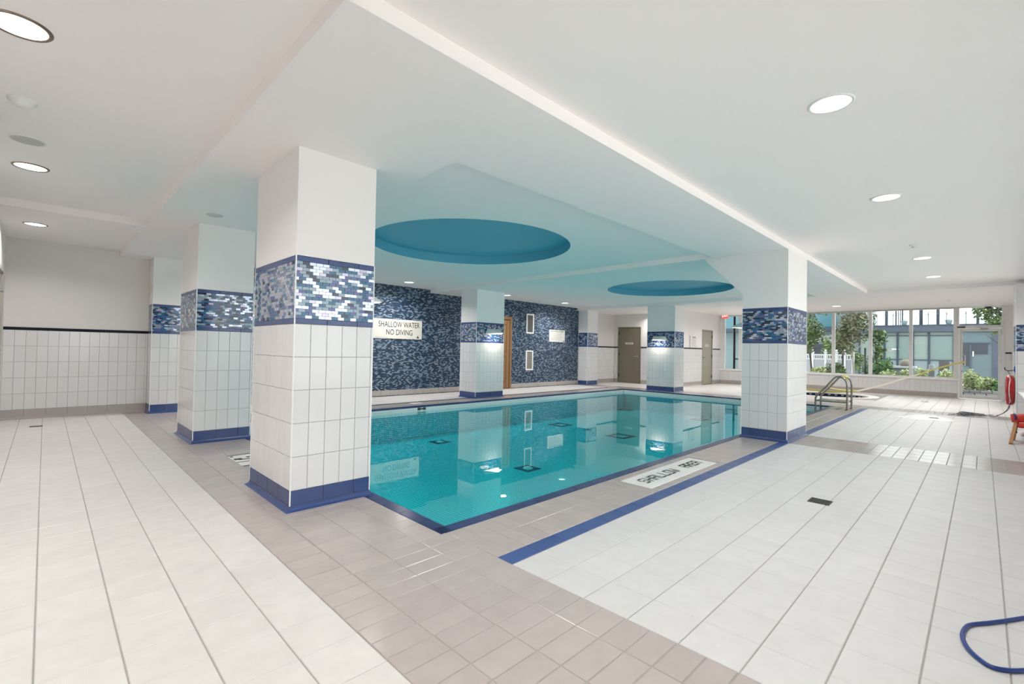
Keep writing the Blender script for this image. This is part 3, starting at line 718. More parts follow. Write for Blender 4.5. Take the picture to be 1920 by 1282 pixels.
# pool handrail with tread
hr = thing('pool_handrail', (12.86, 2.3, 0), 'stainless steel pool ladder handrails behind the wide column', 'handrail')
def smooth_path(pts, n=6):
    P = [Vector(p) for p in pts]; out = []
    for i in range(len(P) - 1):
        a, b, c, d = P[max(i - 1, 0)], P[i], P[i + 1], P[min(i + 2, len(P) - 1)]
        for k in range(n):
            t = k / n; out.append(.5 * ((2 * b) + (c - a) * t + (2 * a - 5 * b + 4 * c - d) * t * t + (3 * b - a - 3 * c + d) * t ** 3))
    return out + [P[-1]]
for x in (12.61, 13.11):
    pth = [(x, 2.11, .0), (x, 2.11, .3), (x, 2.112, .56), (x, 2.135, .65), (x, 2.19, .715), (x, 2.275, .735), (x, 2.35, .70), (x, 2.53, .47), (x, 2.66, .315), (x, 2.70, .25), (x, 2.71, .15), (x, 2.71, -.5)]
    MB().tube(smooth_path(pth), .020, STEEL, 12).build('rail', hr, fix=False)
    MB().lathe((x, 2.11, 0), [(.045, 0), (.045, .008), (.022, .014)], STEEL, 20).build('deck_flange', hr)
MB().bevbox(12.58, 2.12, .150, 13.14, 2.70, .19, STEEL, .006).build('tread', hr)

# ------------------------------------------------------------------ lights of the hall
def downlight(x, y, z=ZC, p=LAMP, label='', dark=False, warm=WARM, group='recessed ceiling downlights'):
    r = thing('downlight', (x, y, z), label, 'ceiling light', group)
    MB().lathe((x, y, z), [(.104, .004), (.106, -.006), (.118, -.007), (.124, -.001), (.124, .004)], (plain('bronze_ring', (.20, .15, .12), .35, .6) if dark else WHITEP), 40).build('trim_ring', r, fix=True)
    MB().disc((x, y, z - .003), .105, LENS, 40, flip=True).build('lens', r, fix=False)
    ld = bpy.data.lights.new('downlight_lamp', 'AREA'); ld.shape = 'DISK'; ld.size = .2; ld.energy = p; ld.color = warm; ld.spread = math.radians(146)
    lo = bpy.data.objects.new('downlight_lamp', ld); COL.objects.link(lo); lo.parent = r; lo.location = (0, 0, -.012)
    return r
for x, y, l in ((-.13, 3.356, 'large glowing downlight in the top left corner of the ceiling'), (-.13, 6.0, 'dark rimmed downlight between the round vent and the cross beam'), (-.13, 8.909, 'dark rimmed downlight beyond the cross beam near the back wall')):
    downlight(x, y, p=LAMP * (1.1 if y > 8 else 1.45), label=l, dark=True)
downlight(-.13, .75, p=LAMP * .9, label='dark rimmed downlight over the near left corner', dark=True)
for x, l in ((1.05, 'white rimmed downlight over the near right corner'), (3.385, 'white rimmed downlight, nearest on the right-hand ceiling'), (5.755, 'white rimmed downlight, second along the right-hand ceiling'), (9.633, 'white rimmed downlight beyond the ceiling sprinkler'),
             (11.97, 'white rimmed downlight before the far ceiling beam'), (15.6, 'white rimmed downlight above the floor by the glass door')):
    downlight(x, .66, p=LAMP * (2.0 if x > 15 else 1.4 if x > 11 else 1.0), label=l)
for x, l in ((3.0, 'added downlight over the far deck hidden by the nearest column'), (6.06, 'downlight above the shallow water sign'), (9.288, 'downlight above the cedar door'), (11.928, 'downlight above the pool rules sign')):  # first lamp of this row is added out of sight for more light
    downlight(x, 9.57, p=LAMP * 2.3, label=l)
downlight(15.47, 6.176, p=LAMP * 1.6, label='downlight left of the exit sign'); downlight(18.0, 6.0, p=LAMP * 1.6, label='added unseen downlight above the far spa corner'); downlight(17.4, 3.2, p=LAMP * 1.8, label='downlight above the spa tub')  # spa corner lamp is added out of sight to brighten the far end
downlight(15.7, 8.55, ZB, LAMP * 1.3, 'downlight in the recess before the olive door')

def sconce(c, n, label):
    """wedge shaped wall light; c = middle of its foot on the wall, n = direction it points"""
    c = Vector(c); n = Vector(n); t = VZ.cross(n)
    r = thing('wedge_wall_light', c, label, 'wall light', 'wedge wall lights on the columns')
    hw = .26; P = lambda a, b, z: c + t * a + n * b + VZ * z
    b = MB()
    vs = [P(-.2, 0, .06), P(.2, 0, .06), P(.27, .0, -.06), P(-.27, .0, -.06), P(-.05, .30, -.035), P(.05, .30, -.035), P(.27, .02, -.065), P(-.27, .02, -.065), P(-.05, .30, -.05), P(.05, .30, -.05)]
    b.add(vs, [(0, 1, 5, 4), (0, 4, 8, 7, 3), (1, 2, 6, 9, 5), (4, 5, 9, 8), (2, 3, 7, 6), (3, 2, 1, 0)], plain('sconce_white', (.80, .80, .79), .4)); b.build('housing', r, fix=True)
    b = MB(); b.add([P(-.24, .03, -.062), P(.24, .03, -.062), P(.045, .29, -.050), P(-.045, .29, -.050)], [(0, 1, 2, 3)], LENSW); b.build('lens', r, fix=False)
    ld = bpy.data.lights.new('sconce_lamp', 'AREA'); ld.shape = 'RECTANGLE'; ld.size = .25; ld.size_y = .15; ld.energy = 5; ld.color = (1, .86, .74)
    lo = bpy.data.objects.new('sconce_lamp', ld); COL.objects.link(lo); lo.parent = r; lo.location = n * .2 + VZ * -.07
sconce((1.91, 4.0, 1.665), VX, 'white wedge wall light on the pool side of the nearest column')
sconce((1.91, 7.14, 1.665), VX, 'white wedge wall light on the pool side of the second column')
sconce((7.7, 2.49, 1.665), VY, 'white wedge wall light on the wide column by the exit sign')
sconce((7.98, 8.68, 1.65), -VY, 'glowing wedge wall light facing the pool beside the cedar door')
sconce((13.65, 7.15, 1.65), -VX, 'glowing wedge wall light on the far column beside the olive door')

# ------------------------------------------------------------------ small ceiling fittings
r = thing('smoke_detector', (-.143, 4.379, ZC), 'round white smoke detector between two left-hand downlights', 'smoke detector')
MB().lathe((-.143, 4.379, ZC), [(.07, 0), (.07, -.012), (.055, -.018), (.05, -.035), (.03, -.045), (.001, -.046)], WHITEP, 32).build('body', r)
MB().lathe((-.143, 4.379, ZC), [(.052, -.019), (.052, -.028)], ALUG, 32).build('vent_ring', r)
r = thing('ceiling_vent', (-.134, 5.209, ZC), 'round grey perforated ceiling grille beside the dark rimmed downlights', 'ceiling grille')
GRV = plain('grille_grey', (.50, .49, .475), .6)
MB().lathe((-.134, 5.209, ZC), [(.105, 0), (.105, -.006), (.095, -.008)], WHITEP, 36).build('rim', r)
MB().lathe((-.134, 5.209, ZC), [(.095, -.007), (.07, -.008), (.001, -.009)], GRV, 36).build('perforated_plate', r)
r = thing('ceiling_speaker', (1.33, 6.16, ZB), 'round grey cover under the beam before the second column', 'speaker')
MB().lathe((1.33, 6.16, ZB), [(.085, 0), (.083, -.005), (.001, -.006)], plain('speaker_grey', (.62, .61, .60), .8), 32).build('cover', r)
for x, y, l in ((8.44, .664, 'small sprinkler head between the right-hand downlights'), (16.98, .63, 'small sprinkler head near the glass door')):
    r = thing('ceiling_sprinkler', (x, y, ZC), l, 'sprinkler')
    MB().lathe((x, y, ZC), [(.06, 0), (.055, -.01), (.02, -.012)], WHITEP, 24).build('cover_plate', r)
    MB().lathe((x, y, ZC), [(.02, -.01), (.018, -.035), (.032, -.038), (.001, -.042)], WHITEP, 20).build('sprinkler_head', r)
for x, y, z, l in ((13.2, 10.1, ZC, 'small dome camera where the mosaic wall meets the ceiling'), (19.2, -.12, ZC, 'black dome camera above the glass door')):
    r = thing('dome_camera', (x, y, z), l, 'camera')
    MB().lathe((x, y, z), [(.09, 0), (.09, -.035), (.075, -.045)], WHITEP, 28).build('housing', r)
    MB().lathe((x, y, z), [(.075, -.045), (.062, -.085), (.03, -.108), (.001, -.112)], BLACK, 28).build('dome', r)

# exit sign
r = thing('exit_sign', (19.3, 7.285, 2.72), 'red lit EXIT sign hanging from the ceiling near the far windows', 'exit sign')
MB().box(19.29, 7.155, 2.62, 19.33, 7.415, 2.80, WHITEP).build('housing', r)
MB().box(19.284, 7.165, 2.63, 19.29, 7.405, 2.79, EXITR).build('face', r)
inst('lettering', text_mesh('EXIT', .125, EXITW, squash=.9), r, (19.283, 7.285, 2.71), M3(-VY, VZ)); MB().box(19.30, 7.28, 2.78, 19.32, 7.30, 2.80, WHITEP).build('bracket', r)

# ------------------------------------------------------------------ signs and vents on the walls
def board(name, x0, x1, z0, z1, y, label, frame=None, m=SIGN):
    r = thing(name, ((x0 + x1) / 2, y, (z0 + z1) / 2), label, 'sign')
    MB().bevbox(x0, y - .018, z0, x1, y, z1, m, .004).build('board', r)
    return r
def fit_text(txt, size, m, width):
    me = text_mesh(txt, size, m); xs = [v.co.x for v in me.vertices]; k = width / (max(xs) - min(xs)); c = (max(xs) + min(xs)) / 2
    for v in me.vertices: v.co.x = (v.co.x - c) * k
    return me
r = board('shallow_water_sign', 5.56, 6.965, 1.42, 1.905, YB, 'cream SHALLOW WATER NO DIVING sign on the mosaic wall')
inst('lettering', fit_text('SHALLOW WATER', .2, INK, 1.175), r, (6.302, YB - .0195, 1.768), M3(VX, VZ))
inst('lettering', fit_text('NO DIVING', .195, INK, .75), r, (6.30, YB - .0195, 1.575), M3(VX, VZ))
MB().box(5.64, YB - .0195, 1.445, 5.96, YB - .018, 1.452, INKG).build('small_print', r)
b = MB(); b.prism([(6.80, 1.45), (6.88, 1.45), (6.84, 1.515)], 'y', YB - .0195, YB - .018, INK); b.build('triangle_mark', r)
r = board('pool_rules_sign', 12.075, 12.905, 1.50, 1.91, YB, 'small white regulations notice on the mosaic wall', m=plain('notice_white', (.78, .77, .72), .5))
inst('lettering', fit_text('BATH REGULATIONS', .075, INK, .66), r, (12.49, YB - .0195, 1.86), M3(VX, VZ))
for k in range(9): MB().box(12.14, YB - .0195, 1.80 - k * .030, 12.80 - (k * 37 % 5) * .03, YB - .018, 1.808 - k * .030, INKG).build('text_line', r)
b = MB(); b.box(12.82, YB - .0195, 1.52, 12.86, YB - .018, 1.555, INK); b.build('mark', r)
r = board('caution_sign', 16.74, 17.33, 1.41, 1.835, YN - .008, 'white CAUTION notice on the end wall above the black cap', m=WHITEP)
inst('lettering', fit_text('CAUTION', .075, INK, .28), r, (17.03, YN - .0275, 1.785), M3(VX, VZ))
for k in range(9): MB().box(16.82, YN - .0275, 1.72 - k * .033, 17.24 - (k * 29 % 4) * .03, YN - .026, 1.728 - k * .033, INKG).build('text_line', r)
for x0, x1, z0, z1, l, m in ((10.94, 11.29, 1.735, 2.375, 'upper vent grille with dark backing on the mosaic wall', VENTB), (10.94, 11.28, .55, 1.19, 'lower vent grille with tan slats on the mosaic wall', VENTS)):
    r = thing('wall_vent', ((x0 + x1) / 2, YB, (z0 + z1) / 2), l, 'vent', 'vent grilles on the mosaic wall')
    f = MB(); y = YB - .02
    f.box(x0, y, z0, x0 + .045, YB, z1, BEAD); f.box(x1 - .045, y, z0, x1, YB, z1, BEAD); f.box(x0 + .045, y, z0, x1 - .045, YB, z0 + .045, BEAD); f.box(x0 + .045, y, z1 - .045, x1 - .045, YB, z1, BEAD); f.build('frame', r)
    MB().box(x0 + .045, YB - .006, z0 + .045, x1 - .045, YB - .002, z1 - .045, VENTB).build('backing', r)
    for k in range(14):
        z = z0 + .055 + k * (z1 - z0 - .11) / 14
        MB().add([(x0 + .045, YB - .018, z), (x1 - .045, YB - .018, z), (x1 - .045, YB - .006, z + .02), (x0 + .045, YB - .006, z + .02), (x0 + .045, YB - .015, z - .002), (x1 - .045, YB - .015, z - .002)], [(0, 1, 2, 3), (4, 5, 1, 0)], m).build('slat', r, fix=False)
# mosaic sign set in the deck: letters of little square tiles
FONT = {'S': '01111 10000 10000 01110 00001 00001 11110', 'H': '10001 10001 10001 11111 10001 10001 10001', 'A': '11111 10001 10001 11111 10001 10001 10001', 'L': '10000 10000 10000 10000 10000 10000 11111',
        'O': '11111 10001 10001 10001 10001 10001 11111', 'W': '10001 10001 10001 10101 10101 10101 01010', 'R': '11110 10001 10001 11110 10100 10010 10001', 'E': '11111 10000 10000 11110 10000 10000 11111', 'N': '10001 11001 10101 10101 10011 10001 10001', 'D': '11110 10001 10001 10001 10001 10001 11110', 'I': '11111 00100 00100 00100 00100 00100 11111'}
r = thing('shallow_area_marker', (4.545, 2.217, 0), 'white SHALLOW AREA mosaic panel set in the tan deck', 'floor sign')
MB().tile((SGN[0], SGN[1], .0015), VX, VY, SGN[2] - SGN[0], SGN[3] - SGN[1], .007, MOSW, .002).build('panel', r, org=(4.545, 2.217, 0), fix=False)
def pix(word, x, y, pw, ph, pitch):
    b = MB()
    for i, chh in enumerate(word):
        for j, row in enumerate(FONT[chh].split()):
            for k, q in enumerate(row):
                if q == '1':
                    a, c = x + i * pitch + k * pw, y + (6 - j) * ph
                    b.quad((a - .0015, c - .0015, .0022), (a + pw + .0015, c - .0015, .0022), (a + pw + .0015, c + ph + .0015, .0022), (a - .0015, c + ph + .0015, .0022), INK)
    return b
pix('SHALLOW', 3.945, 2.160, .0162, .0178, .0985).build('lettering', r, fix=False)
pix('AREA', 4.795, 2.160, .0162, .0178, .0905).build('lettering', r, fix=False)
r = thing('deck_marker', (1.63, 5.43, 0), 'white and black mosaic panel in the deck behind the nearest column', 'floor sign')
MB().tile((1.413, 5.145, .0015), VX, VY, .43, .57, .007, MOSW, .002).build('panel', r, fix=False)
b = MB()
for yy in (5.70, 5.345, 5.155): b.box(1.414, yy - .012, .001, 1.842, yy + .012, .0025, INK)
for a in ((1.425, 5.46, 1.50, 5.53), (1.46, 5.44, 1.60, 5.475), (1.425, 5.62, 1.45, 5.66), (1.55, 5.52, 1.70, 5.57), (1.66, 5.44, 1.70, 5.64), (1.75, 5.44, 1.79, 5.64)): b.box(a[0], a[1], .001, a[2], a[3], .0025, INK)
b.build('lettering', r)
r = MB().tile((5.62, 8.62, .003), VX, VY, .26, .16, .006, MOSW, .002).build('deck_plate', fix=False, org=(5.75, 8.7, 0), label='small white plate in the far tan deck', cat='floor sign')

# floor drains
def drain(x, y, w, h, label, m=BLACK):
    r = thing('floor_drain', (x, y, 0), label, 'drain')
    f = MB(); t = .012; z0, z1 = -.003, .0035
    f.box(x - w / 2, y - h / 2, z0, x + w / 2, y - h / 2 + t, z1, m); f.box(x - w / 2, y + h / 2 - t, z0, x + w / 2, y + h / 2, z1, m); f.box(x - w / 2, y - h / 2 + t, z0, x - w / 2 + t, y + h / 2 - t, z1, m); f.box(x + w / 2 - t, y - h / 2 + t, z0, x + w / 2, y + h / 2 - t, z1, m); f.build('frame', r)
    MB().box(x - w / 2 + t, y - h / 2 + t, -.003, x + w / 2 - t, y + h / 2 - t, .0008, BLACK).build('sump', r)
    n = 9
    for k in range(n):
        xx = x - w / 2 + t + (k + .5) * (w - 2 * t) / n
        MB().box(xx - .003, y - h / 2 + t, .0005, xx + .003, y + h / 2 - t, .003, DARKG).build('bar', r)
    MB().box(x - w / 2 + t, y - .006, .0005, x + w / 2 - t, y + .006, .003, DARKG).build('cross_bar', r)
drain(4.552, .94, .152, .152, 'dark square floor drain in the white deck')
drain(-.06, 9.35, .13, .10, 'dark slot drain in the cream floor on the left', DARKG)
drain(12.6, .68, .16, .16, 'floor drain in the shiny wet patch', ALUG); drain(17.0, 1.1, .16, .16, 'floor drain in front of the low window wall', ALUG)
b = MB(); n = 40; vs = []
for i in range(n):
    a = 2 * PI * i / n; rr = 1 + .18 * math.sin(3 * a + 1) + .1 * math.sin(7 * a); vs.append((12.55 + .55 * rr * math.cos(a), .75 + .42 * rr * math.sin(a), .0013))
wet = plain('wet_film_glare', (.90, .89, .88), .2); b.add(vs, [tuple(range(n))], wet)  # wet film whitened: its bright shine is put into the base colour
b.build('puddle', fix=False, org=(12.55, .75, 0), label='wet patch with its shine painted white round a floor drain', cat='puddle', kind='stuff')

# ------------------------------------------------------------------ lifebuoy, rope, tape, hose, chair
lx, ly, lz = 13.45, -.385, .60
r = thing('lifebuoy', (lx, ly, lz), 'red ring lifebuoy with white bands hung from a hook at right', 'lifebuoy')
R_, r_ = .235, .062
def arc(a0, a1, n, R): return [(lx + R * math.cos(a0 + (a1 - a0) * i / n), ly, lz + R * math.sin(a0 + (a1 - a0) * i / n)) for i in range(n + 1)]
MB().tube(arc(0, 2 * PI * 47 / 48, 47, R_), r_, RED, 16, closed=True).build('ring', r, fix=False)
for k in range(2):
    a = PI / 2 + k * PI; MB().tube(arc(a - .16, a + .16, 6, R_), r_ + .003, WHITEP, 16).build('band', r, fix=False)
for k in range(4):
    a = PI / 4 + k * PI / 2; pts = []
    for i in range(13):
        t = a + PI / 2 * i / 12; s = math.sin(PI * i / 12); pts.append((lx + (R_ + r_ + .005 + .015 * s) * math.cos(t), ly + .02 * s, lz + (R_ + r_ + .005 - .035 * s * (1 if math.sin(t) < 0 else .2)) * math.sin(t)))
    MB().tube(pts, .007, ROPEW, 6).build('grab_rope', r, fix=False)
hk = thing('wall_hook', (lx, -.45, 1.0), 'black hook on a blue plate holding the lifebuoy', 'hook')
MB().bevbox(lx - .03, -.456, .95, lx + .03, -.44, 1.06, plain('blue_plate', (.02, .07, .40), .4), .003).build('plate', hk)
MB().tube(smooth_path([(lx, -.44, .99), (lx, -.38, .975), (lx, -.335, .985), (lx, -.315, 1.01), (lx, -.315, 1.04)]), .008, BLACK, 8).build('hook_arm', hk, fix=False)
MB().tube([(lx - .02, ly, lz + R_ + r_), (lx - .006, -.35, .985), (lx + .006, -.35, .985), (lx + .02, ly, lz + R_ + r_)], .006, ROPED, 6).build('hanging_cord', r, fix=False)
rp = thing('throw_rope', (14.0, .1, 0), 'black and white throw rope trailing from the lifebuoy over the floor', 'rope')
pts = smooth_path([(lx - .05, ly, lz - R_ - .05), (lx + .05, -.36, .2), (14.3, -.25, .02), (14.25, -.1, .012), (13.9, .0, .012), (14.1, .1, .012), (13.85, .16, .012), (14.05, .24, .02), (13.8, .30, .012), (14.1, .33, .03), (13.75, .42, .012), (13.5, .5, .012)], 8)
for i in range(0, len(pts) - 1, 2): MB().tube(pts[i:i + 3], .007, ROPED if (i // 2) % 3 else ROPEW, 6).build('rope_length', rp, fix=False)
random.seed(3)
pts2 = [(13.95 + random.uniform(-.35, .3), .12 + random.uniform(-.2, .25), .01 + .03 * random.random()) for i in range(26)]
MB().tube(smooth_path(pts2, 5), .006, ROPED, 6).build('tangle', rp, fix=False)
MB().tube(smooth_path([(lx + .05, ly, lz - R_ - .05), (lx + .0, -.33, .18), (13.9, -.2, .02), (14.1, -.1, .012)], 8), .006, ROPED, 6).build('loose_end', rp, fix=False)

tp = thing('caution_tape', (18.5, 1.5, .5), 'yellow caution tape strung from the glass door to the spa', 'tape')
def ribbon(pts, w, m, name):
    b = MB(); P = smooth_path(pts, 6); vs = []
    for p in P: vs += [(p[0], p[1], p[2] - w / 2), (p[0] + .004, p[1] + .003, p[2] + w / 2)]
    b.add(vs, [(2 * i, 2 * i + 2, 2 * i + 3, 2 * i + 1) for i in range(len(P) - 1)], m, True); b.build(name, tp, fix=False)
ribbon([(XW - .04, .37, 1.10), (19.0, .85, .93), (18.4, 1.3, .72)], .05, YEL, 'yellow_length')
ribbon([(18.4, 1.3, .72), (17.9, 1.75, .52), (17.4, 2.2, .32), (17.05, 2.6, .18)], .05, TAPEW, 'pale_length')
ribbon([(17.05, 2.6, .18), (17.2, 3.3, .10), (17.6, 4.05, .10), (17.75, 4.4, .07), (17.8, 4.9, .06)], .07, YEL, 'yellow_tail')
ribbon([(13.11, 2.27, .755), (13.6, 2.5, .6), (15.0, 2.9, .34), (17.05, 2.6, .18)], .03, YEL, 'far_length')
b = MB(); b.tube([(13.11, 2.18, .725), (13.11, 2.27, .735), (13.11, 2.34, .705)], .028, YEL, 10); b.box(13.10, 2.18, .62, 13.106, 2.23, .70, YEL); b.build('knot', tp, fix=False)
MB().tube([(XW - .036, .36, 1.06), (XW - .036, .36, 1.12)], .02, YEL, 10).build('handle_wrap', tp, fix=False)

hs = smooth_path([(3.45, -.30, .010), (3.288, -.174, .009), (3.135, -.078, .009), (3.053, -.024, .009), (2.972, .032, .009), (2.913, .051, .009), (2.84, .058, .009), (2.782, .054, .009), (2.715, .037, .009), (2.655, .004, .009), (2.626, -.03, .009), (2.649, -.077, .009), (2.689, -.115, .009), (2.723, -.144, .009), (2.85, -.26, .009)], 6)
MB().tube(hs, .0085, HOSE, 10).build('garden_hose', fix=False, org=(2.9, 0, 0), label='loop of blue hose on the white deck at lower right', cat='hose')

ch = thing('wooden_chair', (9.75, -.34, 0), 'wooden folding deck chair with red cushion at the right wall', 'chair')
PINE = plain('oiled_pine', (.50, .24, .10), .45, bump=(60, .2, .001))
def plank(a, b, w, t, m, name, wy=None):
    a, b = Vector(a), Vector(b); d = (b - a).normalized(); s = d.cross(VY).normalized()
    vs = []
    for p in (a, b):
        for i, j in ((-1, -1), (1, -1), (1, 1), (-1, 1)): vs.append(p + s * i * t / 2 + VY * j * w / 2)
    MB().add(vs, [(0, 1, 2, 3), (7, 6, 5, 4), (0, 4, 5, 1), (1, 5, 6, 2), (2, 6, 7, 3), (3, 7, 4, 0)], m).build(name, ch)
plank((9.72, -.285, 0.0), (10.02, -.355, .33), .035, .07, PINE, 'leg'); plank((10.25, -.33, 0.0), (9.98, -.36, .31), .03, .05, PINE, 'leg')
plank((9.80, -.55, 0.0), (10.05, -.56, .33), .035, .07, PINE, 'leg')
MB().tube([(9.98, -.30, .345), (9.99, -.42, .36), (10.0, -.58, .36)], .06, REDO, 14).build('cushion_roll', ch, fix=False)
MB().bevbox(9.9, -.58, .22, 10.5, -.36, .28, REDO, .02).build('seat_cushion', ch)
MB().tube([(9.97, -.325, .405), (9.94, -.34, .38), (9.93, -.345, .33)], .018, NAVYS, 8).build('strap', ch, fix=False)
MB().bevbox(10.1, -.57, .08, 10.7, -.40, .10, WHITEP, .005).build('shelf_board', ch)
MB().tube([(9.95, -.34, .16), (10.2, -.36, .12)], .012, BLACK, 8).build('brace', ch, fix=False)

# ------------------------------------------------------------------ the garden and the building outside
GRD = plain('garden_soil', (.16, .15, .12), .9); LAWN = plain('paving_pale', (.74, .72, .70), .9)
g = MB(); g.quad((-30, -60, -.06), (XW + .25, -60, -.06), (XW + .25, YR - .21, -.06), (-30, YR - .21, -.06), LAWN); g.quad((XW + .2, -60, -.06), (90, -60, -.06), (90, 70, -.06), (XW + .2, 70, -.06), LAWN)
g.build('ground', fix=False, label='pale paved ground outside the windows', cat='ground', kind='structure')
def foliage(name, parent, blobs, n, size, mats, seed, org=None):
    rnd = random.Random(seed); b = MB()
    for i in range(n):
        c, rad = rnd.choice(blobs)
        while True:
            d = Vector((rnd.uniform(-1, 1), rnd.uniform(-1, 1), rnd.uniform(-1, 1)))
            if d.length <= 1: break
        p = Vector(c) + Vector((d.x * rad[0], d.y * rad[1], d.z * rad[2]))
        s = size * rnd.uniform(.6, 1.3); a = Vector((rnd.uniform(-1, 1), rnd.uniform(-1, 1), rnd.uniform(-.6, .9))).normalized(); t = a.orthogonal().normalized(); w = (t * math.cos(i) + a.cross(t) * math.sin(i))
        b.add([p - a * s, p + w * s * .45, p + a * s, p - w * s * .45], [(0, 1, 2, 3)], mats[rnd.randrange(len(mats))])
    return b.build(name, parent, fix=False)
def leaf(name, c): return plain(name, c, .5)
LG = [leaf('leaf_light', (0.124, 0.186, 0.05)), leaf('leaf_mid', (0.066, 0.12, 0.03)), leaf('leaf_dark', (0.03, 0.06, 0.018))]
LP = [leaf('leaf_pale', (0.377, 0.432, 0.216)), leaf('leaf_cream', (0.467, 0.486, 0.306)), leaf('leaf_green', (0.191, 0.278, 0.087))]
LB = [leaf('leaf_bush', (0.054, 0.156, 0.03)), leaf('leaf_bush_dark', (0.024, 0.084, 0.018)), leaf('leaf_bush_light', (0.112, 0.223, 0.056))]
LO = [leaf('leaf_olive', (0.116, 0.139, 0.058)), leaf('leaf_olive_grey', (0.174, 0.18, 0.104)), leaf('leaf_olive_dark', (0.044, 0.061, 0.022)), leaf('leaf_brown', (0.132, 0.105, 0.061))]
BARK = plain('pale_bark', (.40, .37, .34), .8, bump=(30, .4, .01)); BARKD = plain('dark_bark', (.06, .05, .045), .9)
def tree(x, y, h, trunk_h, crown, n, size, mats, label, seed, bark=BARK, tr=.05, group='garden trees'):
    r = thing('garden_tree', (x, y, -.06), label, 'tree', group)
    t = MB(); t.tube(smooth_path([(x, y, -.08), (x + .03, y + .02, trunk_h * .4), (x - .02, y + .06, trunk_h), (x, y + .1, h * .75)], 5), [tr * (1 - .035 * i) for i in range(16)], bark, 8)
    rn = random.Random(seed)
    for i in range(9):
        z = trunk_h * .8 + (h * .75 - trunk_h * .8) * i / 9; a = rn.uniform(0, 6.28); L = rn.uniform(.35, .8) * crown[0]
        t.tube([(x, y + .06, z), (x + math.cos(a) * L * .5, y + math.sin(a) * L * .5, z + .2), (x + math.cos(a) * L, y + math.sin(a) * L, z + .45)], [tr * .4, tr * .3, tr * .12], bark, 5)
    t.build('trunk', r, fix=False)
    rb = random.Random(seed + 1); cz = (trunk_h + h) / 2; blobs = []
    for i in range(16):
        a = rb.uniform(0, 6.28); q = rb.uniform(.1, .8); zz = rb.uniform(-.85, .85); k = math.sqrt(max(.1, 1 - zz * zz))
        blobs.append(((x + crown[0] * q * k * math.cos(a), y + crown[0] * q * k * math.sin(a), cz + zz * (h - trunk_h) / 2), (crown[0] * .38, crown[0] * .38, (h - trunk_h) * .16)))
    foliage('crown', r, blobs, n, size, mats, seed)
tree(23.5, 3.70, 4.3, 1.45, (1.0, ), 2300, .085, LO, 'slender pale-barked garden tree between two dark stakes', 11, tr=.055)
tree(24.2, 5.35, 4.4, 1.3, (.8, ), 1900, .08, LG, 'leafy green tree at the left end of the windows', 12, BARKD)
tree(24.0, 2.98, 2.3, 1.0, (.42, ), 420, .08, LG, 'small light green tree right of the pale trunk', 14, BARKD, .03)
tree(26.5, -.55, 4.4, 2.2, (.75, ), 2400, .09, LG, 'bright green tree top seen above the glass door', 13, BARKD)
tree(31.0, 8.0, 5.0, 1.2, (1.6, ), 3200, .12, LG, 'dark background tree beyond the white fence', 15, BARKD)
tree(30.0, 5.2, 2.6, .5, (1.0, ), 1800, .11, LG, 'low dark tree behind the white fence posts', 16, BARKD)
for y, zt, l in ((4.09, 1.48, 'dark tree stake left of the pale trunk'), (3.34, 1.55, 'dark tree stake right of the pale trunk')):
    MB().tube([(23.5, y, -.06), (23.5, y, zt)], .032, BLACK, 8).build('tree_stake', fix=False, org=(23.5, y, -.06), label=l, cat='stake')
def shrub(x, y, z, rad, n, size, mats, label, seed):
    r = thing('garden_shrub', (x, y, z - rad[2]), label, 'shrub', 'low shrubs in the planting bed')
    rb = random.Random(seed); blobs = [((x + rb.uniform(-.6, .6) * rad[0], y + rb.uniform(-.6, .6) * rad[1], z + rb.uniform(-.5, .4) * rad[2]), (rad[0] * .55, rad[1] * .55, rad[2] * .55)) for i in range(8)]
    foliage('foliage', r, blobs, n, size, mats, seed)
    MB().tube([(x, y, z - rad[2]), (x, y, z)], .012, BARKD, 5).build('stem', r, fix=False)
sh = [(21.9, 4.55, .50, (.4, .5, .32), LP, 'pale green shrub in front of the white fence'), (21.7, 4.0, .58, (.35, .35, .42), LG, 'loose green shrub at the foot of the left tree stake'), (23.9, 3.15, .66, (.6, .4, .50), LB, 'bright green bush right of the pale trunk'),
      (23.4, 2.70, .70, (.5, .3, .52), LB, 'rounded green bush left of the long pale hedge'), (22.2, 2.40, .46, (.4, .27, .42), LP, 'pale hedge shrub beside the rounded green bush'), (22.2, 1.93, .46, (.4, .27, .44), LP, 'pale hedge shrub before the low bench'),
      (22.2, 1.50, .46, (.4, .24, .42), LP, 'pale hedge shrub left of the bollard'), (22.2, .88, .46, (.4, .27, .44), LP, 'pale hedge shrub right of the bollard'), (21.7, .36, .50, (.4, .28, .46), LP, 'tall pale shrub behind the glass door handle'),
      (21.7, -.03, .36, (.4, .24, .36), LP, 'pale shrub sloping down behind the glass door'), (21.7, -.36, .32, (.4, .2, .28), LB, 'small green shrub behind the hinge side of the glass door'), (22.3, 3.72, .35, (.3, .5, .2), LG, 'low ground cover round the pale trunk')]
for i, (x, y, z, rad, mm, l) in enumerate(sh): shrub(x, y, z, rad, 1100, .05, mm, l, 50 + i)
r = thing('planter_kerb', (21.1, .1, -.06), 'low grey stacked stone kerb outside the glass door', 'kerb')
STN = tile_mat('kerb_stone', (.20, .20, .21), (.11, .11, .12), .9)
for j in range(3):
    for i in range(9):
        yy = -1.0 + i * .26 + (j % 2) * .13
        MB().bevbox(21.0 + random.uniform(-.01, .02), yy + .006, -.06 + j * .085, 21.2, yy + .25, .02 + j * .085, STN, .012).build('stone', r)
MB().box(21.2, -1.4, -.06, 26, 6.0, .13, GRD).build('planting_bed', fix=True, org=(21.2, 2, -.06), label='dark soil of the raised planting bed', cat='soil', kind='structure')
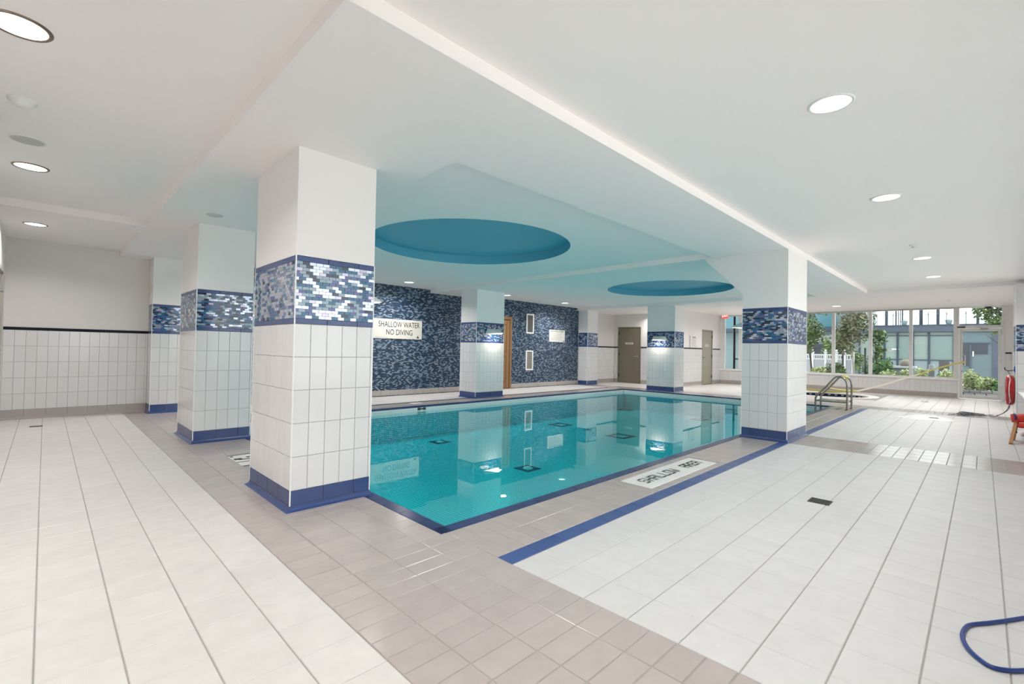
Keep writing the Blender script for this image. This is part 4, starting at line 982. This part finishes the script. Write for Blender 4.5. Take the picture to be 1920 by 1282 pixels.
r = thing('bollard_light', (21.5, 1.222, -.06), 'grey cylindrical bollard light in the pale hedge', 'bollard')
MB().lathe((21.5, 1.222, -.06), [(.075, 0), (.075, .80), (.078, .80)], plain('bollard_grey', (.17, .19, .22), .5), 24).build('post', r)
MB().lathe((21.5, 1.222, -.06), [(.078, .80), (.078, .83)], DARKG, 24).build('louvre', r)
MB().lathe((21.5, 1.222, -.06), [(.078, .83), (.078, 1.0), (.07, 1.03), (.001, 1.035)], plain('bollard_cap', (.2, .22, .25), .5), 24).build('cap', r)
# white vinyl fence
FW = plain('white_vinyl', (.50, .51, .53), .5); FPAN = plain('grey_fence_panel', (.27, .285, .32), .5)
fn = thing('white_fence', (27, 5.2, -.06), 'white vinyl garden fence with open lattice top', 'fence')
py = [6.6, 5.94, 5.40, 4.95, 4.62, 4.30]
for y in py:
    b = MB(); b.box(26.95, y - .05, -.06, 27.05, y + .05, 1.36, FW); b.box(26.93, y - .07, 1.36, 27.07, y + .07, 1.39, FW); b.lathe((27, y, 1.39), [(.03, 0), (.03, .03), (.05, .06), (.045, .1), (.001, .12)], FW, 10); b.build('post', fn)
for a, c in zip(py, py[1:]):
    b = MB(); b.box(26.98, c + .05, 1.22, 27.02, a - .05, 1.28, FW); b.box(26.98, c + .05, 1.02, 27.02, a - .05, 1.07, FW); b.build('rail', fn)
    MB().box(26.985, c + .05, .0, 27.015, a - .05, 1.02, FPAN).build('panel', fn)
    n = max(2, int((a - c - .1) / .075))
    for k in range(n): MB().box(26.985, c + .05 + (k + .3) * (a - c - .1) / n, 1.07, 27.015, c + .05 + (k + .7) * (a - c - .1) / n, 1.22, FW).build('picket', fn)
# facade opposite
BX = 34.0
DKB = plain('navy_steel', (.018, .032, .055), .45); FASC = plain('grey_blue_fascia', (.042, .056, .085), .5); BLIND = plain('teal_tinted_glazing', (.15, .205, .20), .2); BLIND2 = plain('pale_tinted_glazing', (.20, .255, .24), .2); BASEW = plain('facade_base', (.17, .215, .24), .6)
bd = thing('garden_building', (BX, 1, -.06), 'low glazed building across the garden with terrace on top', 'building')
MB().box(BX + .05, -4, -.06, BX + 6, 5.2, 2.95, plain('facade_core', (.16, .22, .24), .6)).build('wall', bd)
MB().box(BX - .25, -4, 2.62, BX + .1, 5.2, 2.93, FASC).build('fascia', bd); MB().box(BX - .28, -4, 2.93, BX + 6, 5.2, 3.0, DKB).build('fascia_cap', bd); MB().box(BX - .24, -4, 2.58, BX + .05, 5.2, 2.625, DKB).build('fascia_edge', bd)
mys = [5.1, 4.55, 3.94, 3.36, 2.70, 2.04, 1.05]
for i, y in enumerate(mys): MB().box(BX - .06, y - .045, -.06, BX + .05, y + .045, 2.6, DKB).build('mullion', bd)
MB().box(BX - .05, .95, 2.385, BX + .05, 5.2, 2.43, DKB).build('transom', bd); MB().box(BX - .05, .95, 1.05, BX + .05, 5.2, 1.10, DKB).build('sill_bar', bd)
for i, (a, c) in enumerate(zip(mys, mys[1:])):
    f = MB(); f.box(BX, c + .045, 1.10, BX + .04, a - .045, 2.385, BLIND if i % 2 else BLIND2); w = f.build('window_pane', bd)
    MB().box(BX, c + .045, 2.43, BX + .04, a - .045, 2.60, BLIND2).build('transom_pane', bd)
    MB().box(BX, c + .045, -.06, BX + .04, a - .045, 1.05, BASEW).build('spandrel', bd)
MB().box(BX - .02, 3.30, 1.62, BX - .01, 3.62, 1.68, WHITEP).build('door_pull', bd)
# recessed entrance seen through the glass door
MB().box(BX - .1, -.95, -.06, BX + .06, .95, 2.6, plain('entrance_glass', (.085, .125, .145), .3)).build('entrance_bay', bd)
DKW = plain('dark_doorway', (.02, .025, .04), .5)
MB().box(BX - .14, .42, .8, BX - .09, .78, 1.95, DKW).build('entrance_door', bd); MB().box(BX - .14, -.20, 1.44, BX - .09, .40, 1.95, DKW).build('dark_pane', bd); MB().box(BX - .15, .40, .5, BX - .10, .46, 1.97, FASC).build('mullion', bd); MB().box(BX - .15, -.30, 1.95, BX - .08, .95, 2.02, DKB).build('lintel', bd)
MB().box(BX - .16, -.62, -.06, BX - .05, -.36, 2.6, FASC).build('pier', bd)
MB().tube([(BX - .14, .33, 1.33), (BX - .2, .33, 1.33), (BX - .2, .33, 1.55), (BX - .14, .33, 1.55)], .03, WHITEP, 8).build('door_handle', bd, fix=False)
# terrace: railing, frames, pots
for z in (3.54, 3.63): MB().box(BX - .2, -4, z - .012, BX - .17, 5.2, z + .012, FASC).build('terrace_rail', bd)
for k in range(-5, 7): MB().box(BX - .2, .60 + k * .735 - .018, 3.0, BX - .16, .60 + k * .735 + .018, 3.63, FASC).build('rail_post', bd)
for y, w in ((3.97, .07), (3.535, .035), (3.43, .02), (3.34, .02), (3.245, .035), (2.46, .06), (2.39, .03), (1.73, .07), (.17, .06), (-1.2, .07)): MB().box(BX + .9, y - w, 3.0, BX + 1.0, y + w, 3.95, DKB).build('terrace_post', bd)
MB().box(BX + .88, -4, 3.90, BX + 1.02, 5.2, 3.97, DKB).build('terrace_beam', bd)
POT = plain('teal_pot', (.35, .50, .52), .5)
for y, l in ((3.1, 'teal pot on the terrace behind the middle window'), (1.27, 'wide teal pot on the terrace left of the glass door')):
    r = thing('terrace_pot', (BX + .3, y, 3.0), l, 'pot')
    MB().lathe((BX + .3, y, 3.0), [(.001, 0), (.10, 0), (.16, .24), (.17, .25), (.15, .25), (.14, .2), (.001, .2)], POT, 24).build('body', r)
    foliage('sprig', r, [((BX + .3, y, 3.25), (.08, .08, .06))], 40, .03, LG, 4)
r = thing('stone_bench', (26, 2.35, -.06), 'low grey stone bench behind the pale hedge', 'bench')
MB().bevbox(25.7, 1.95, .74, 26.3, 2.95, .83, plain('bench_top', (.36, .38, .41), .6), .01).build('seat', r); MB().bevbox(25.8, 2.05, -.06, 26.2, 2.85, .74, plain('bench_base', (.13, .15, .18), .7), .01).build('base', r)
r = thing('garden_boulder', (26, 2.3, .84), 'tan boulder resting on the stone bench', 'boulder')
b = MB(); b.lathe((26, 2.3, .83), [(.001, .30), (.10, .28), (.19, .20), (.22, .09), (.18, 0), (.001, 0)], plain('boulder_tan', (.17, .15, .125), .8, bump=(6, .6, .03)), 14); b.build('stone', r)
gc = thing('garden_chair', (27, 1.15, -.06), 'dark metal garden chair beyond the bollard', 'chair')
for y, x in ((1.0, 26.9), (1.3, 26.9), (1.0, 27.25), (1.3, 27.25)): MB().tube([(x, y, .0), (x, y, .62)], .015, DARKG, 6).build('leg', gc, fix=False)
MB().box(26.88, .98, .62, 27.27, 1.32, .66, DARKG).build('seat', gc); MB().box(27.24, .98, .66, 27.28, 1.32, 1.08, DARKG).build('backrest', gc)
# neighbouring block on the left
TB = 38.0
nb = thing('neighbour_block', (TB, 8.3, -.06), 'taller block with teal glass balconies behind the trees', 'building')
TG = plain('teal_balcony_glass', (.05, .14, .175), .2); MB().box(TB, 5.6, -.06, TB + 6, 18, 9, plain('block_wall', (.14, .20, .22), .6)).build('wall', nb)
for z in (3.15, 6.2):
    MB().box(TB - 1.0, 6.9, z - .28, TB, 18, z, DKB).build('balcony_slab', nb); MB().box(TB - 1.0, 6.9, z, TB - .96, 18, z + 1.0, TG).build('balcony_glass', nb); MB().box(TB - 1.02, 6.9, z + 1.0, TB - .94, 18, z + 1.05, FASC).build('hand_rail', nb)
MB().box(TB - .05, 7.0, 2.15, TB, 12, 2.6, plain('pale_panel', (.33, .37, .37), .5)).build('sign_panel', nb); MB().box(TB - .05, 6.4, .1, TB, 12, 2.0, DKW).build('dark_opening', nb)
for y in (7.2, 7.9, 8.6, 9.4, 10.2): MB().box(TB - .06, y - .05, 3.15, TB, y + .05, 6.0, DKB).build('mullion', nb)

# ------------------------------------------------------------------ pieces of a part hang under that part
SUB = {'door_leaf': ('lever_handle', 'lock_plate', 'hinge', 'pull_handle', 'lock', 'pane', 'panel', 'stile'), 'name_plate': ('lettering',), 'board': ('lettering', 'text_line', 'mark', 'triangle_mark', 'small_print'),
       'face': ('lettering',), 'ring': ('band',), 'panel': ('lettering',), 'frame': ('bar', 'cross_bar', 'slat'), 'rail': ('deck_flange',), 'basin_floor': ('drain_border', 'drain_cover', 'floor_inlet'),
       'spandrel': (), 'post': ()}
base = lambda n: n.split('.')[0]
for root in [o for o in bpy.data.objects if o.parent is None]:
    kids = list(root.children)
    for host, subs in SUB.items():
        hosts = [k for k in kids if base(k.name) == host and k.parent == root]
        if not hosts or (host == 'panel' and base(root.name) not in ('shallow_area_marker', 'deck_marker')): continue
        for k in kids:
            if base(k.name) in subs and k.parent == root:
                def dist(h): return min((Vector(v) - Vector(k.bound_box[0])).length for v in h.bound_box)
                h = min(hosts, key=dist) if len(hosts) > 1 else hosts[0]
                m = k.matrix_basis.copy(); m.translation = Vector(k.location) - Vector(h.location); k.parent = h; k.matrix_basis = m
